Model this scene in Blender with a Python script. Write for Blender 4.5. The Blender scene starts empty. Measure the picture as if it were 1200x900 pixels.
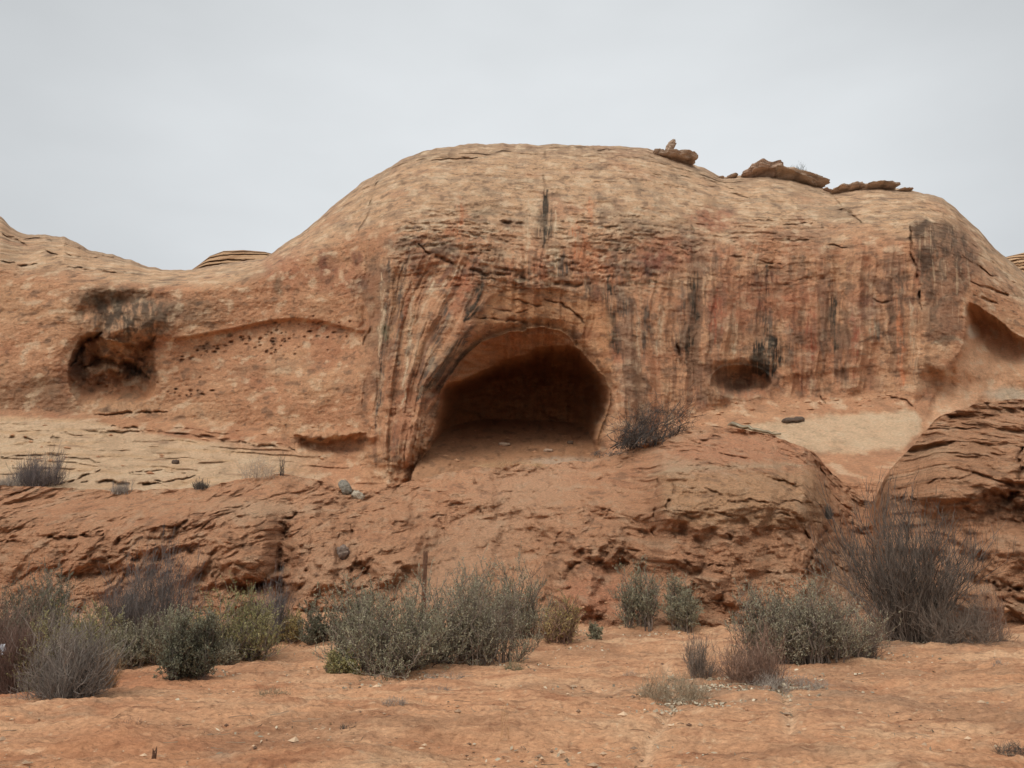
import bpy, math
import numpy as np

rng = np.random.default_rng(7)
scn = bpy.context.scene
COL = scn.collection

# ------------------------------------------------------------------ camera model
CAM_H, F, PITCH = 1.6, 1000.0, math.atan(200 / 1000.0)
def ray(px, py):
    px = np.asarray(px, float); py = np.asarray(py, float)
    x = (px - 600) / F; y = (450 - py) / F
    dy = math.cos(PITCH) - y * math.sin(PITCH)
    dz = math.sin(PITCH) + y * math.cos(PITCH)
    return x / dy, dz / dy                      # per metre of depth
def at(px, py, Y):
    tx, tz = ray(px, py)
    return np.stack([tx * Y, np.asarray(Y, float) + 0 * tx, CAM_H + tz * Y], -1)

# ------------------------------------------------------------------ noise
def _tab(seed):
    r = np.random.default_rng(seed)
    p = r.permutation(256).astype(np.int32)
    a = r.random(256) * 2 * np.pi
    return np.concatenate([p, p]), np.cos(a).astype(np.float32), np.sin(a).astype(np.float32)
_T = {}
def perlin(x, y, seed=0):
    if seed not in _T: _T[seed] = _tab(seed)
    p, gx, gy = _T[seed]
    x = np.asarray(x, np.float32); y = np.asarray(y, np.float32)
    xf = np.floor(x); yf = np.floor(y)
    xi = xf.astype(np.int32) & 255; yi = yf.astype(np.int32) & 255
    fx = x - xf; fy = y - yf
    u = fx * fx * fx * (fx * (fx * 6 - 15) + 10); v = fy * fy * fy * (fy * (fy * 6 - 15) + 10)
    def g(i, j, dx, dy):
        h = p[p[i & 255] + (j & 255)]
        return gx[h] * dx + gy[h] * dy
    a = g(xi, yi, fx, fy); b = g(xi + 1, yi, fx - 1, fy)
    c = g(xi, yi + 1, fx, fy - 1); d = g(xi + 1, yi + 1, fx - 1, fy - 1)
    a = a + u * (b - a); c = c + u * (d - c)
    return (a + v * (c - a)) * 1.45
def fbm(x, y, o=4, seed=0, gain=.5, lac=2.07):
    s = 0; a = 1; n = 0
    for k in range(o):
        s = s + a * perlin(x + 13.7 * k, y - 7.3 * k, seed + k); n += a; a *= gain; x = x * lac; y = y * lac
    return s / n * 1.4
def ridged(x, y, o=4, seed=0, gain=.55):
    s = 0; a = 1; n = 0
    for k in range(o):
        s = s + a * (1 - 2 * np.abs(perlin(x + 3.1 * k, y + 9.2 * k, seed + k))); n += a; a *= gain; x = x * 2.05; y = y * 2.05
    return s / n
def cells(x, y, seed=0):                        # Worley: F1, F2-F1
    x = np.asarray(x, np.float32); y = np.asarray(y, np.float32)
    if seed not in _T: _T[seed] = _tab(seed)
    p, gx, gy = _T[seed]
    xf = np.floor(x); yf = np.floor(y)
    f1 = np.full(x.shape, 9., np.float32); f2 = f1.copy(); idv = np.zeros(x.shape, np.float32)
    for i in (-1, 0, 1):
        for j in (-1, 0, 1):
            ci = (xf + i).astype(np.int32) & 255; cj = (yf + j).astype(np.int32) & 255
            h = p[p[ci] + cj]
            d = np.hypot(xf + i + .5 + gx[h] * .42 - x, yf + j + .5 + gy[h] * .42 - y)
            n = d < f1
            f2 = np.where(n, f1, np.minimum(f2, d)); idv = np.where(n, h / 255., idv); f1 = np.where(n, d, f1)
    return f1, f2 - f1, idv
def sm(a, b, x):
    t = np.clip((x - a) / (b - a), 0, 1); return t * t * (3 - 2 * t)
def gauss1(a, s):
    if s <= 0: return a
    r = int(s * 3) + 1; k = np.exp(-.5 * (np.arange(-r, r + 1) / s) ** 2); k /= k.sum()
    return np.convolve(np.pad(a, r, mode='edge'), k, mode='valid')
def curve(pts, x, smooth=0):
    p = np.array(pts, float)
    xs = np.arange(-220, 1421.)
    return np.interp(x, xs, gauss1(np.interp(xs, p[:, 0], p[:, 1]), smooth))
def seg_dist(PX, PY, pts):
    """pixel distance to a polyline, and the position along it (0..1)"""
    d = np.full(PX.shape, 1e9); tt = np.zeros(PX.shape); n = len(pts) - 1
    for i in range(n):
        ax, ay = pts[i]; bx, by = pts[i + 1]
        vx, vy = bx - ax, by - ay
        t = np.clip(((PX - ax) * vx + (PY - ay) * vy) / (vx * vx + vy * vy), 0, 1)
        e = np.hypot(PX - ax - t * vx, PY - ay - t * vy)
        m = e < d; d = np.where(m, e, d); tt = np.where(m, (i + t) / n, tt)
    return d, tt
def poly_sd(PX, PY, pts):
    """signed pixel distance, positive inside"""
    d, _ = seg_dist(PX, PY, pts + [pts[0]])
    ins = np.zeros(PX.shape, bool)
    for i in range(len(pts)):
        x0, y0 = pts[i]; x1, y1 = pts[(i + 1) % len(pts)]
        if y0 == y1: continue
        c = ((y0 > PY) != (y1 > PY)) & (PX < (x1 - x0) * (PY - y0) / (y1 - y0) + x0)
        ins ^= c
    return np.where(ins, d, -d)
def inbox(PX, PY, pts, pad):
    a = np.array(pts, float)
    return (PX > a[:, 0].min() - pad) & (PX < a[:, 0].max() + pad) & (PY > a[:, 1].min() - pad) & (PY < a[:, 1].max() + pad)
def stroke(PX, PY, pts, w, taper=True, wob=0., seed=50):
    """soft mask 0..1 along a polyline of half-width w"""
    out = np.zeros(PX.shape)
    m = inbox(PX, PY, pts, w * 3 + wob + 4)
    if not m.any(): return out
    x, y = PX[m], PY[m]
    if wob:
        x2 = x + wob * fbm(x * .055, y * .055, 3, seed); y2 = y + wob * fbm(x * .055 + 40, y * .055, 3, seed + 3); x, y = x2, y2
    d, t = seg_dist(x, y, pts)
    ww = w * (np.clip(np.minimum(t, 1 - t) * 5, .25, 1) if taper else 1)
    out[m] = np.exp(-(d / ww) ** 2)
    return out
def blob(PX, PY, x, y, rx, ry, wob=0, seed=70, soft=.35, fq=1):
    out = np.zeros(PX.shape)
    m = (abs(PX - x) < rx * 1.8 + wob) & (abs(PY - y) < ry * 1.8 + wob)
    if not m.any(): return out
    a, b = PX[m], PY[m]
    q = np.hypot((a - x) / rx, (b - y) / ry)
    if wob: q = q + wob * .05 * fbm(a * .11 * fq, b * .11 * fq, 4 if fq == 1 else 3, seed)
    out[m] = 1 - sm(1 - soft, 1 + soft, q)
    return out

# ------------------------------------------------------------------ colours
def lin(r, g, b):
    c = np.array([r, g, b]) / 255.
    return np.where(c <= .04045, c / 12.92, ((c + .055) / 1.055) ** 2.4)
def tone(c, k=.20): return (c * (1 - k) + (c @ np.array([.3, .59, .11]))[..., None] * k) * np.array([1., 1.01, .95])
def mix(c, t, m): return c + (np.asarray(t) - c) * np.clip(m, 0, 1)[..., None]

# ------------------------------------------------------------------ object helpers
def tag(o, label=None, cat=None, group=None, kind=None):
    if label: o['label'] = label
    if cat: o['category'] = cat
    if group: o['group'] = group
    if kind: o['kind'] = kind
    return o
def mesh_obj(name, V, Fc, mat, parent=None, smooth=False, attrs=None):
    """V (n,3) ; Fc (m,k) one polygon size"""
    me = bpy.data.meshes.new(name)
    V = np.ascontiguousarray(V, np.float32); Fc = np.ascontiguousarray(Fc, np.int32)
    n, k = Fc.shape
    me.vertices.add(len(V)); me.vertices.foreach_set('co', V.ravel())
    me.loops.add(n * k); me.loops.foreach_set('vertex_index', Fc.ravel())
    me.polygons.add(n); me.polygons.foreach_set('loop_start', np.arange(0, n * k, k, dtype=np.int32))
    try: me.polygons.foreach_set('loop_total', np.full(n, k, np.int32))
    except Exception: pass
    me.update(calc_edges=True)
    me.polygons.foreach_set('use_smooth', np.full(n, smooth, bool))
    for an, arr in (attrs or {}).items():
        arr = np.asarray(arr, np.float32)
        if arr.ndim == 2:
            a = me.attributes.new(an, 'FLOAT_COLOR', 'POINT')
            a.data.foreach_set('color', np.concatenate([arr, np.ones((len(arr), 1), np.float32)], 1).ravel())
        else:
            a = me.attributes.new(an, 'FLOAT', 'POINT'); a.data.foreach_set('value', arr.ravel())
    me.materials.append(mat)
    o = bpy.data.objects.new(name, me); COL.objects.link(o)
    if parent: o.parent = parent
    return o
def grid_faces(R, C):
    i = np.arange(R * C).reshape(R, C)
    return np.stack([i[:-1, :-1], i[:-1, 1:], i[1:, 1:], i[1:, :-1]], -1).reshape(-1, 4)
def empty(name, loc):
    o = bpy.data.objects.new(name, None); COL.objects.link(o); o.location = loc; o.empty_display_size = .2
    return o

# ------------------------------------------------------------------ materials
def nodes(m):
    m.use_nodes = True; nt = m.node_tree; nt.nodes.clear()
    out = nt.nodes.new('ShaderNodeOutputMaterial'); b = nt.nodes.new('ShaderNodeBsdfPrincipled')
    nt.links.new(b.outputs[0], out.inputs[0])
    b.inputs['Specular IOR Level'].default_value = .15
    return nt, b
def earth_mat(name, rough=.95, grain=(40., .25), bump=((9., .05), (45., .012)), stretch=(1, 1, 1)):
    """albedo from the surface's own colour attribute, broken up by fine procedural grain, with a bumped surface"""
    m = bpy.data.materials.new(name); nt, b = nodes(m); N = nt.nodes; L = nt.links
    at_ = N.new('ShaderNodeAttribute'); at_.attribute_name = 'tint'
    geo = N.new('ShaderNodeNewGeometry')
    mp = N.new('ShaderNodeVectorMath'); mp.operation = 'MULTIPLY'; mp.inputs[1].default_value = stretch
    L.new(geo.outputs['Position'], mp.inputs[0])
    n1 = N.new('ShaderNodeTexNoise'); n1.inputs['Scale'].default_value = grain[0]; n1.inputs['Detail'].default_value = 5; n1.inputs['Roughness'].default_value = .7
    L.new(mp.outputs[0], n1.inputs['Vector'])
    mr = N.new('ShaderNodeMapRange'); mr.inputs['From Min'].default_value = .25; mr.inputs['From Max'].default_value = .75
    mr.inputs['To Min'].default_value = 1 - grain[1]; mr.inputs['To Max'].default_value = 1 + grain[1]
    L.new(n1.outputs['Fac'], mr.inputs['Value'])
    mul = N.new('ShaderNodeVectorMath'); mul.operation = 'SCALE'
    L.new(at_.outputs['Color'], mul.inputs[0]); L.new(mr.outputs[0], mul.inputs['Scale'])
    L.new(mul.outputs[0], b.inputs['Base Color'])
    b.inputs['Roughness'].default_value = rough
    prev = None
    for sc, d in bump:
        t = N.new('ShaderNodeTexNoise'); t.inputs['Scale'].default_value = sc; t.inputs['Detail'].default_value = 6; t.inputs['Roughness'].default_value = .65
        L.new(mp.outputs[0], t.inputs['Vector'])
        bp = N.new('ShaderNodeBump'); bp.inputs['Distance'].default_value = d; bp.inputs['Strength'].default_value = 1
        L.new(t.outputs['Fac'], bp.inputs['Height'])
        if prev: L.new(prev.outputs[0], bp.inputs['Normal'])
        prev = bp
    L.new(prev.outputs[0], b.inputs['Normal'])
    return m
def plant_mat(name, c0, c1, rough=.8, transl=0.):
    """two plant colours blended by each leaf's own random value"""
    m = bpy.data.materials.new(name); nt, b = nodes(m); N = nt.nodes; L = nt.links
    a = N.new('ShaderNodeAttribute'); a.attribute_name = 'rnd'
    mx = N.new('ShaderNodeMix'); mx.data_type = 'RGBA'
    L.new(a.outputs['Fac'], mx.inputs[0])
    mx.inputs[6].default_value = (*lin(*c0), 1); mx.inputs[7].default_value = (*lin(*c1), 1)
    L.new(mx.outputs[2], b.inputs['Base Color']); b.inputs['Roughness'].default_value = rough
    return m

M_CLIFF = earth_mat('sandstone', grain=(9., .24), bump=((3.5, .12), (14., .06)), stretch=(1, 1, 1.6))
M_BANK = earth_mat('bank_earth', grain=(13., .32), bump=((5., .13), (20., .05)), stretch=(1, 1, 1.7))
M_SAND = earth_mat('desert_sand', grain=(26., .34), bump=((6., .06), (30., .025)), stretch=(.55, 1.2, 1))
M_ROCK = earth_mat('weathered_rock', grain=(12., .22), bump=((5., .08), (25., .02)), stretch=(1, 1, 2.2))

# ================================================================== GROUND
def ground_z(X, Y):
    z = .10 * fbm(X * .13, Y * .16, 3, 201)
    z = z + .05 * fbm(X * .5, Y * .6, 3, 205)
    z = z - .30 * np.exp(-(((X + 6.6) / 1.5) ** 2 + ((Y - 12.0) / 1.7) ** 2))         # hollow with the red floor
    z = z + .10 * np.exp(-(((X + 6.0) / 4.5) ** 2 + ((Y - 9.2) / .7) ** 2))
    z = z + .16 * sm(14, 18, Y) + .10 * sm(2, 8, X) * sm(8, 14, Y)
    return z
def build_ground():
    u = np.linspace(-1, 1, 1500)
    t = .80 * u + 2.7 * u ** 9
    Y = np.concatenate([np.array([-4.2, -2.5, -1, .5, 1.8, 2.6, 3.2]), 1 / np.linspace(1 / 3.6, 1 / 26., 760)[:], np.geomspace(27, 900, 40)])
    T, YY = np.meshgrid(t, Y)
    X = (YY + 5) * T
    Z = ground_z(X, YY)
    near = 1 - sm(24, 40, YY)
    def rut(x0, y0, x1, y1, bow, w):
        t = np.clip((YY - y0) / (y1 - y0), 0, 1); xc = x0 + (x1 - x0) * t + bow * np.sin(t * np.pi) + .06 * fbm(YY * .8, YY * 0 + x0, 3, 290)
        return np.exp(-((X - xc) / w) ** 2) * ((YY > y0) & (YY < y1)) * sm(-.5, .2, fbm(X * .6 + x0, YY * .6, 3, 293))
    ruts = np.clip(rut(-.2, 4.5, 2.2, 13, .5, .07) + rut(.9, 4.5, 3.6, 14, .6, .07) + rut(-3.5, 5, -1.5, 10, -.3, .06) + rut(2.5, 4.5, 7, 12, .3, .09), 0, 1)
    # trampled, wind-scuffed sand: long low ripples, scuffs, footprints
    wx = X + .5 * fbm(X * .3, YY * .3, 2, 211); wy = YY + .35 * fbm(X * .25 + 9, YY * .3, 2, 213)
    rip = fbm(wx * .5 + wy * .35, wy * 3.4, 5, 215)
    scuff = ridged(wx * .55 + .25 * wy, wy * 2.6, 4, 220)
    f1, fd, idv = cells(wx * 1.5, wy * 2.2, 225)
    foot = np.exp(-(f1 / .20) ** 2) * (idv > .45)
    fine = fbm(X * 3.2 + .8 * YY, YY * 11, 4, 230, gain=.6)
    Z = Z - near * .06 * ruts + .09 * near * fbm(X * .55 + .3 * YY, YY * 1.3, 4, 296)
    Z = Z + near * (.075 * rip + .045 * scuff - .03 * foot + .030 * fine + .012 * fbm(X * 12, YY * 26, 2, 233))
    # colour of the sand itself
    base = np.broadcast_to(lin(196, 140, 103), X.shape + (3,)).copy()
    lo = fbm(X * .22, YY * .35, 4, 240)
    base = mix(base, lin(182, 120, 82), sm(.1, .6, lo) * .6)
    base = mix(base, lin(206, 158, 122), sm(.1, .6, fbm(wx * .5, wy * 1.5, 4, 245)) * .7)
    base = mix(base, lin(172, 104, 68), np.exp(-(((X + 6.0) / 2.2) ** 2 + ((YY - 11.6) / 1.8) ** 2)) * .8)
    base = mix(base, lin(160, 98, 66), sm(.35, .75, fbm(wx * .8, wy * 3.2, 4, 250)) * .55)
    base = mix(base, lin(150, 130, 112), sm(.42, .8, fbm(X * .7 + 30, YY * 1.1, 4, 255)) * .5)      # greyish crust
    crumb = fbm(X * 9, YY * 13, 2, 262)
    base = mix(base, lin(120, 78, 56), sm(.55, .85, crumb) * .55)
    base = mix(base, lin(222, 190, 158), sm(.6, .9, fbm(X * 11 + 5, YY * 15, 2, 266)) * .5)
    dk = sm(.2, .62, fbm(wx * 1.0 + .5 * wy, wy * 7, 5, 270, gain=.65)); base = mix(base, lin(138, 88, 62), dk * .8)
    base = mix(base, lin(146, 118, 96), sm(.3, .7, fbm(wx * 1.3 + 17, wy * 4.2, 4, 274)) * .45)
    base = mix(base, lin(170, 108, 74), sm(.15, .65, fbm(wx * .45 + 60, wy * 1.3, 5, 281, gain=.6)) * .4)
    base = mix(base, lin(118, 80, 60), sm(.28, .6, fbm(X * 1.7 + YY, YY * 8.5, 5, 285, gain=.7)) * .6)
    base = mix(base, lin(224, 178, 142), sm(.3, .75, fbm(wx * 1.8 + 40, wy * 5.5, 5, 278, gain=.6)) * .55)
    base = mix(base, lin(216, 172, 138), ruts * .6)
    base = mix(base, lin(150, 92, 62), sm(.05, .5, fbm(wx * .9 + 80, wy * 4.0, 5, 298, gain=.6)) * .45)
    base = mix(base, lin(142, 100, 74), sm(.0, .5, fbm(X * .35 + 90, YY * .8, 5, 300 + 4, gain=.6)) * .5)
    base = mix(base, lin(128, 106, 90), np.exp(-(((X - 3.0) / 1.6) ** 2 + ((YY - 10.2) / 1.1) ** 2)) * sm(-.3, .3, fbm(X * 2, YY * 4, 4, 307)) * .55 + np.exp(-(((X - 6.5) / 2.0) ** 2 + ((YY - 14.6) / 1.0) ** 2)) * sm(-.3, .3, fbm(X * 2 + 7, YY * 4, 4, 311)) * .5)
    base = tone(base, .10) * np.array([1.04, 1.07, 1.05])
    V = np.stack([X, YY, Z], -1).reshape(-1, 3)
    o = mesh_obj('ground', V, grid_faces(*X.shape), M_SAND, smooth=True, attrs={'tint': base.reshape(-1, 3)})
    tag(o, 'wind scuffed orange desert sand in front of the shrubs', 'ground', kind='structure')
build_ground()
def on_ground(px, py):
    """world point where the line of sight through a photo pixel meets the sand"""
    tx, tz = ray(px, py)
    Ys = np.linspace(4, 30, 1400)
    d = CAM_H + tz * Ys - ground_z(tx * Ys, Ys)
    i = int(np.argmax(d < 0)) if (d < 0).any() else len(Ys) - 1
    Y = float(Ys[i]); X = float(tx * Y)
    return np.array([X, Y, float(ground_z(np.array([X]), np.array([Y]))[0])])

# ================================================================== CLIFF
SIL = [(-220, 170), (-80, 215), (0, 253), (12, 265), (25, 274), (40, 275), (75, 277), (90, 285), (105, 293), (130, 298), (150, 304), (172, 311), (190, 316), (215, 317), (245, 312), (285, 306),
       (308, 303), (320, 296), (340, 281), (360, 268), (385, 246), (405, 229), (425, 213), (450, 200), (475, 185), (500, 176), (530, 171), (560, 168), (620, 169), (680, 170), (720, 171),
       (760, 174), (800, 187), (820, 195), (845, 207), (870, 206), (900, 203), (930, 209), (960, 219), (975, 224), (990, 221), (1015, 217), (1050, 220), (1080, 226), (1105, 232), (1120, 244),
       (1135, 258), (1150, 273), (1165, 290), (1182, 304), (1200, 320), (1260, 370), (1420, 430)]
BROW = [(-220, 330), (0, 338), (100, 342), (200, 345), (280, 340), (330, 322), (380, 300), (450, 292), (540, 318), (600, 328), (690, 340), (760, 330), (850, 318), (950, 310), (1060, 296), (1100, 300), (1150, 345), (1200, 385), (1300, 440), (1420, 480)]
RAD = [(-220, 14), (0, 13), (200, 14), (300, 13), (360, 12), (450, 14), (560, 16), (800, 16), (950, 15), (1060, 12), (1130, 10), (1200, 9), (1420, 9)]
FACE = [(-220, 39), (0, 40), (60, 40.3), (120, 41), (200, 42.3), (300, 43), (390, 42.2), (430, 40.8), (455, 39.4), (490, 38.6), (540, 38.4), (600, 38.5), (700, 38.6), (745, 38.9), (800, 40.0), (850, 40.4), (920, 40.3),
        (990, 39.9), (1050, 39.2), (1080, 38.5), (1125, 38.6), (1140, 39.2), (1200, 41), (1420, 44)]
FOOT = [(-220, 470), (0, 478), (100, 482), (200, 487), (300, 497), (380, 524), (440, 545), (480, 548), (600, 548), (690, 540), (720, 518), (780, 500), (830, 476), (870, 469), (960, 463), (1060, 458), (1090, 475), (1200, 476), (1420, 480)]
APR = [(-220, .105), (0, .105), (250, .10), (350, .085), (480, .06), (700, .06), (780, .075), (850, .085), (1000, .085), (1100, .08), (1420, .08)]
CAVE = [(470, 610), (486, 548), (499, 527), (508, 505), (511, 482), (514, 465), (524, 444), (538, 424), (556, 406), (576, 395), (598, 389), (615, 387), (617, 383), (640, 384), (656, 386), (668, 396), (681, 411), (695, 427),
        (707, 441), (714, 456), (715, 472), (711, 485), (704, 500), (701, 520), (700, 610)]
ALC = [(77, 441), (81, 422), (91, 404), (102, 391), (118, 394), (140, 400), (158, 404), (172, 400), (184, 391), (180, 410), (183, 432), (183, 454), (174, 470), (150, 480), (118, 481), (94, 472), (82, 457)]
RECESS = [(520, 470), (540, 410), (556, 372), (572, 340), (592, 330), (640, 334), (690, 344), (712, 352), (722, 380), (722, 430), (718, 480), (700, 550), (500, 550)]

def build_cliff():
    px1 = np.arange(-160, 1362, .86)
    C = len(px1)
    w = 2.0 * perlin(px1 * .05, px1 * 0, 300) + 1.0 * perlin(px1 * .14, px1 * 0 + 5, 301)
    sil = curve(SIL, px1, 1.5) + w * .8
    brow = curve(BROW, px1, 14)
    brow = np.maximum(brow, sil + 22)
    rad = curve(RAD, px1, 25); face = curve(FACE, px1, 9)
    bottom = np.full(C, 662.)
    R1, R2, R3 = 400, 205, 26
    a = np.linspace(0, 1, R1, endpoint=False)[:, None]
    py_lo = bottom + (brow - bottom) * a
    phi = (np.linspace(0, 1, R2)[:, None] ** .9) * math.pi / 2
    s = np.sin(phi); py_hi = brow + (sil - brow) * s
    PY = np.concatenate([py_lo, py_hi]); PX = np.broadcast_to(px1, PY.shape).copy()
    up = np.concatenate([np.zeros_like(py_lo), np.broadcast_to(1 - np.cos(phi), py_hi.shape)])   # 0 on the face, 1 on the skyline
    sline = np.concatenate([np.zeros_like(py_lo), np.broadcast_to(s, py_hi.shape)])
    foot = np.broadcast_to(curve(FOOT, px1, 8), PY.shape)
    apr = np.broadcast_to(curve(APR, px1, 20), PY.shape)
    Y = np.broadcast_to(face, PY.shape).copy()
    # --- large forms
    # lean of the face: slightly leaning back at the top of the wall
    Y = Y + .012 * np.clip(foot - PY, 0, 400) * (1 - up)
    below = np.clip(PY - foot, 0, 300)
    kk = np.sqrt(below ** 2 + 5 ** 2) - 5
    A = np.minimum(kk, 100) * apr + np.clip(kk - 100, 0, 300) * .02
    Y = Y - A
    Y = Y + rad * up
    tx, tz = ray(PX, PY)
    Xw, Zw = tx * Y, CAM_H + tz * Y               # undisplaced, drives the noise
    # streak coordinate: lines fan out beside the cave
    bend = np.interp(PX, [410, 440, 470, 500, 545, 590], [0, .10, .32, .50, .42, 0]) * np.clip(PY - 300, -20, 230)
    bend = bend - np.interp(PX, [690, 715, 760, 810], [0, .12, .10, 0]) * np.clip(PY - 380, 0, 160)
    SX = PX + bend
    wall = sm(262, 320, PY) * (1 - sm(-10, 8, PY - foot))
    fl = sm(395, 480, PX + 30 * fbm(PX * .02, PY * .015, 3, 306)) * (1 - sm(1070, 1120, PX))                 # the streaked buttress
    streak_z = wall * fl
    flat = sm(0, 25, PY - foot)
    # fluting of the wall
    sx = SX * .039 + .16 * fbm(Xw * .8, Zw * .55, 3, 308) + .25 * fbm(Xw * .25, Zw * .2, 2, 309)
    flute = fbm(sx * .8, Zw * .05, 4, 310)
    flute2 = ridged(sx * 1.9, Zw * .14, 4, 315)
    Y = Y + streak_z * (.85 * flute - .14 * flute2)
    # undulation & strata (the beds dip gently, cross-bedded in the dome)
    bed = Zw + .10 * Xw * np.interp(PX, [0, 400, 700, 1200], [-.4, .3, .9, .3]) + .5 * fbm(Xw * .09, Zw * .12, 3, 320)
    st1 = fbm(bed * 1.5 + 50, Xw * .05, 4, 325, gain=.6)
    st2 = ridged(bed * 2.3, Xw * .10, 4, 331)
    rough_band = sm(225, 275, PY) * (1 - sm(325, 352, PY)) * sm(440, 490, PX) * (1 - .6 * sm(740, 840, PX)) * (1 - sm(940, 1020, PX)) * (.55 + .6 * sm(-.3, .3, fbm(PX * .012, PY * .02, 3, 318)))
    Y = Y + .7 * fbm(Xw * .12, Zw * .14, 3, 340) * (1 - .5 * flat)
    Y = Y + .22 * st1 * (.2 + .9 * sline + .3 * flat) + .12 * st2 * (.10 + rough_band + .2 * sline)
    led = np.floor(bed * 1.1 + .35 * fbm(Xw * .25, bed * .3, 3, 345))
    fr = bed * 1.1 + .35 * fbm(Xw * .25, bed * .3, 3, 345) - led
    step = np.where(np.sin(led * 12.9898 + 2) > .1, 1., .25)
    ledge = np.exp(-((fr - .08) / .07) ** 2) * step * sm(-.1, .3, fbm(Xw * .22 + led * 3.1, led * 1.7, 3, 348))
    Y = Y + ledge * (.30 * sline + .20 * rough_band + .02) * sm(-.1, .5, fbm(Xw * .5, bed * .4, 3, 349))
    tr = bed * 2.6 + 1.1 * fbm(Xw * .7, bed * .8, 4, 352); tr = tr - np.floor(tr)
    Y = Y + rough_band * (.26 * fbm(Xw * 1.3, bed * 3.2, 5, 356, gain=.6) + .16 * sm(0, .9, tr) * (1 - sm(.9, 1, tr)) * sm(-.2, .4, fbm(Xw * .6, bed, 3, 358)))
    Y = Y + .22 * fbm(Xw * .5, Zw * .7, 4, 354) * (sm(.1, .6, sline) + .5 * streak_z)
    Y = Y + .10 * fbm(Xw * 1.1, Zw * 1.6, 4, 355) + .045 * fbm(Xw * 4, Zw * 5.5, 3, 360)
    tr2 = Zw * 2.4 + .10 * Xw + 1.2 * fbm(Xw * .25, Zw * .8, 4, 362); tr2 = tr2 - np.floor(tr2)
    Y = Y + .20 * sm(0, .8, tr2) * (1 - sm(.84, 1., tr2)) * sm(6, 20, PY - foot) * (1 - sm(420, 470, PX)) * sm(-.2, .3, fbm(Xw * .3, Zw * 1.4, 3, 366))
    # --- recesses with a lip
    rsd = poly_sd(PX, PY, RECESS) + 5 * fbm(PX * .03, PY * .03, 3, 370)
    rfade = 1 - sm(640, 716, PX)
    Y = Y + .40 * sm(-4, 10, rsd) * rfade + .7 * sm(0, 50, rsd) * (.35 + .65 * rfade)
    csd = poly_sd(PX, PY, CAVE) + 2.2 * fbm(PX * .045, PY * .06, 4, 375)
    Lz = 25 * np.interp(PX, [505, 580, 650, 690], [1.35, 1.2, .8, .5]) * sm(505, 545, PX) * (1 - sm(640, 684, PX)) * (1 - sm(425, 462, PY)) * (1 + .25 * fbm(PX * .03, PY * .03, 3, 374))
    cs0 = np.maximum(csd, 0)
    vault = .085 * np.minimum(cs0, Lz) + .35 * sm(0, 3, cs0) + 13.5 * (1 - np.exp(-np.maximum(cs0 - Lz, 0) / (12. + .45 * Lz))) + .9 * fbm(PX * .03, PY * .05, 4, 372) * sm(10, 40, cs0)
    vault = vault + .25 * ridged(PY * .05 + .2 * fbm(PX * .02, PY * .02, 2, 371), PX * .008, 3, 369) * sm(4, 16, cs0)
    cave_in = csd > 0
    Yv = Y + np.where(cave_in, vault, .8 * np.exp(-(np.minimum(csd, 0) / 8.) ** 2)) + cave_in * .35 * np.abs(fbm(PX * .04, PY * .12, 4, 378))
    b = .30; z0 = CAM_H + ray(600, 548)[1] * 38.8; a0 = z0 - b * 38.8
    Yf = (a0 + .0 - CAM_H) / np.minimum(tz - b, -.02) + .40 * fbm(PX * .05, PY * .16, 5, 380, gain=.6) + .14 * fbm(PX * .2, PY * .5, 3, 384)
    Yf = Yf + .9 * np.exp(-((PX - 508) / 22.) ** 2) * -1
    floor = cave_in & (Yf < Yv) & (PY > 478)
    Y = np.where(floor, Yf, Yv)
    # left alcove
    alc = poly_sd(PX, PY, ALC) + 4.5 * fbm(PX * .06, PY * .06, 5, 385, gain=.6)
    q = np.clip(alc / 34., 0, 1)
    dal = np.where(alc > 0, (2.7 + .8 * fbm(PX * .07, PY * .07, 4, 381)) * np.sqrt(1 - (1 - q) ** 2), 0)
    dal = dal * (1 - .8 * sm(448, 488, PY))             # sloping floor
    dal = np.clip(dal, 0, 9)
    brow_b = .9 * blob(PX, PY, 165, 376, 36, 20, 5, 386, .7, .5) - .9 * blob(PX, PY, 122, 366, 24, 18, 6, 387, .6, .5) - .5 * blob(PX, PY, 160, 352, 30, 9, 5, 384, .7, .5) + .6 * blob(PX, PY, 108, 378, 9, 12, 3, 383, .6)   # lumpy stained brow
    Y = Y - brow_b
    dal = dal - 1.0 * blob(PX, PY, 132, 415, 15, 20, 3, 388, .6) * (alc > 0)
    dal = dal + .9 * stroke(PX, PY, [(97, 430), (110, 422), (135, 424), (160, 432), (178, 445)], 3.5, wob=4) + .8 * stroke(PX, PY, [(83, 430), (98, 400), (118, 392)], 3, wob=3)
    Y = Y + np.maximum(dal, -.4) + .35 * np.exp(-(np.minimum(alc, 0) / 10.) ** 2) * (alc <= 0) * (PY < 450)
    # oval hollow in the right part of the wall
    e = np.hypot((PX - 868) / 36., (PY - 447 - .03 * (PX - 868)) / 20.) + .07 * fbm(PX * .05, PY * .05, 5, 389, gain=.6)
    q = np.clip(1 - e, 0, 1)
    Y = Y + 2.2 * np.sqrt(np.clip(1 - (1 - q) ** 2, 0, 1)) * (1 - .9 * sm(449, 470, PY))
    Y = Y + .5 * np.exp(-((e - 1) / .25) ** 2) * (e > 1) * (1 - sm(432, 450, PY))
    # long overhang right of the hollow
    lip = np.interp(PX, [900, 930, 990, 1040, 1065], [452, 440, 432, 430, 436])
    Y = Y + sm(895, 925, PX) * (1 - sm(1058, 1074, PX)) * (.22 * sm(-5, 7, PY - lip + 4 * fbm(PX * .05, PY * .05, 3, 391)) * (1 - sm(6, 40, PY - lip)))
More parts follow.
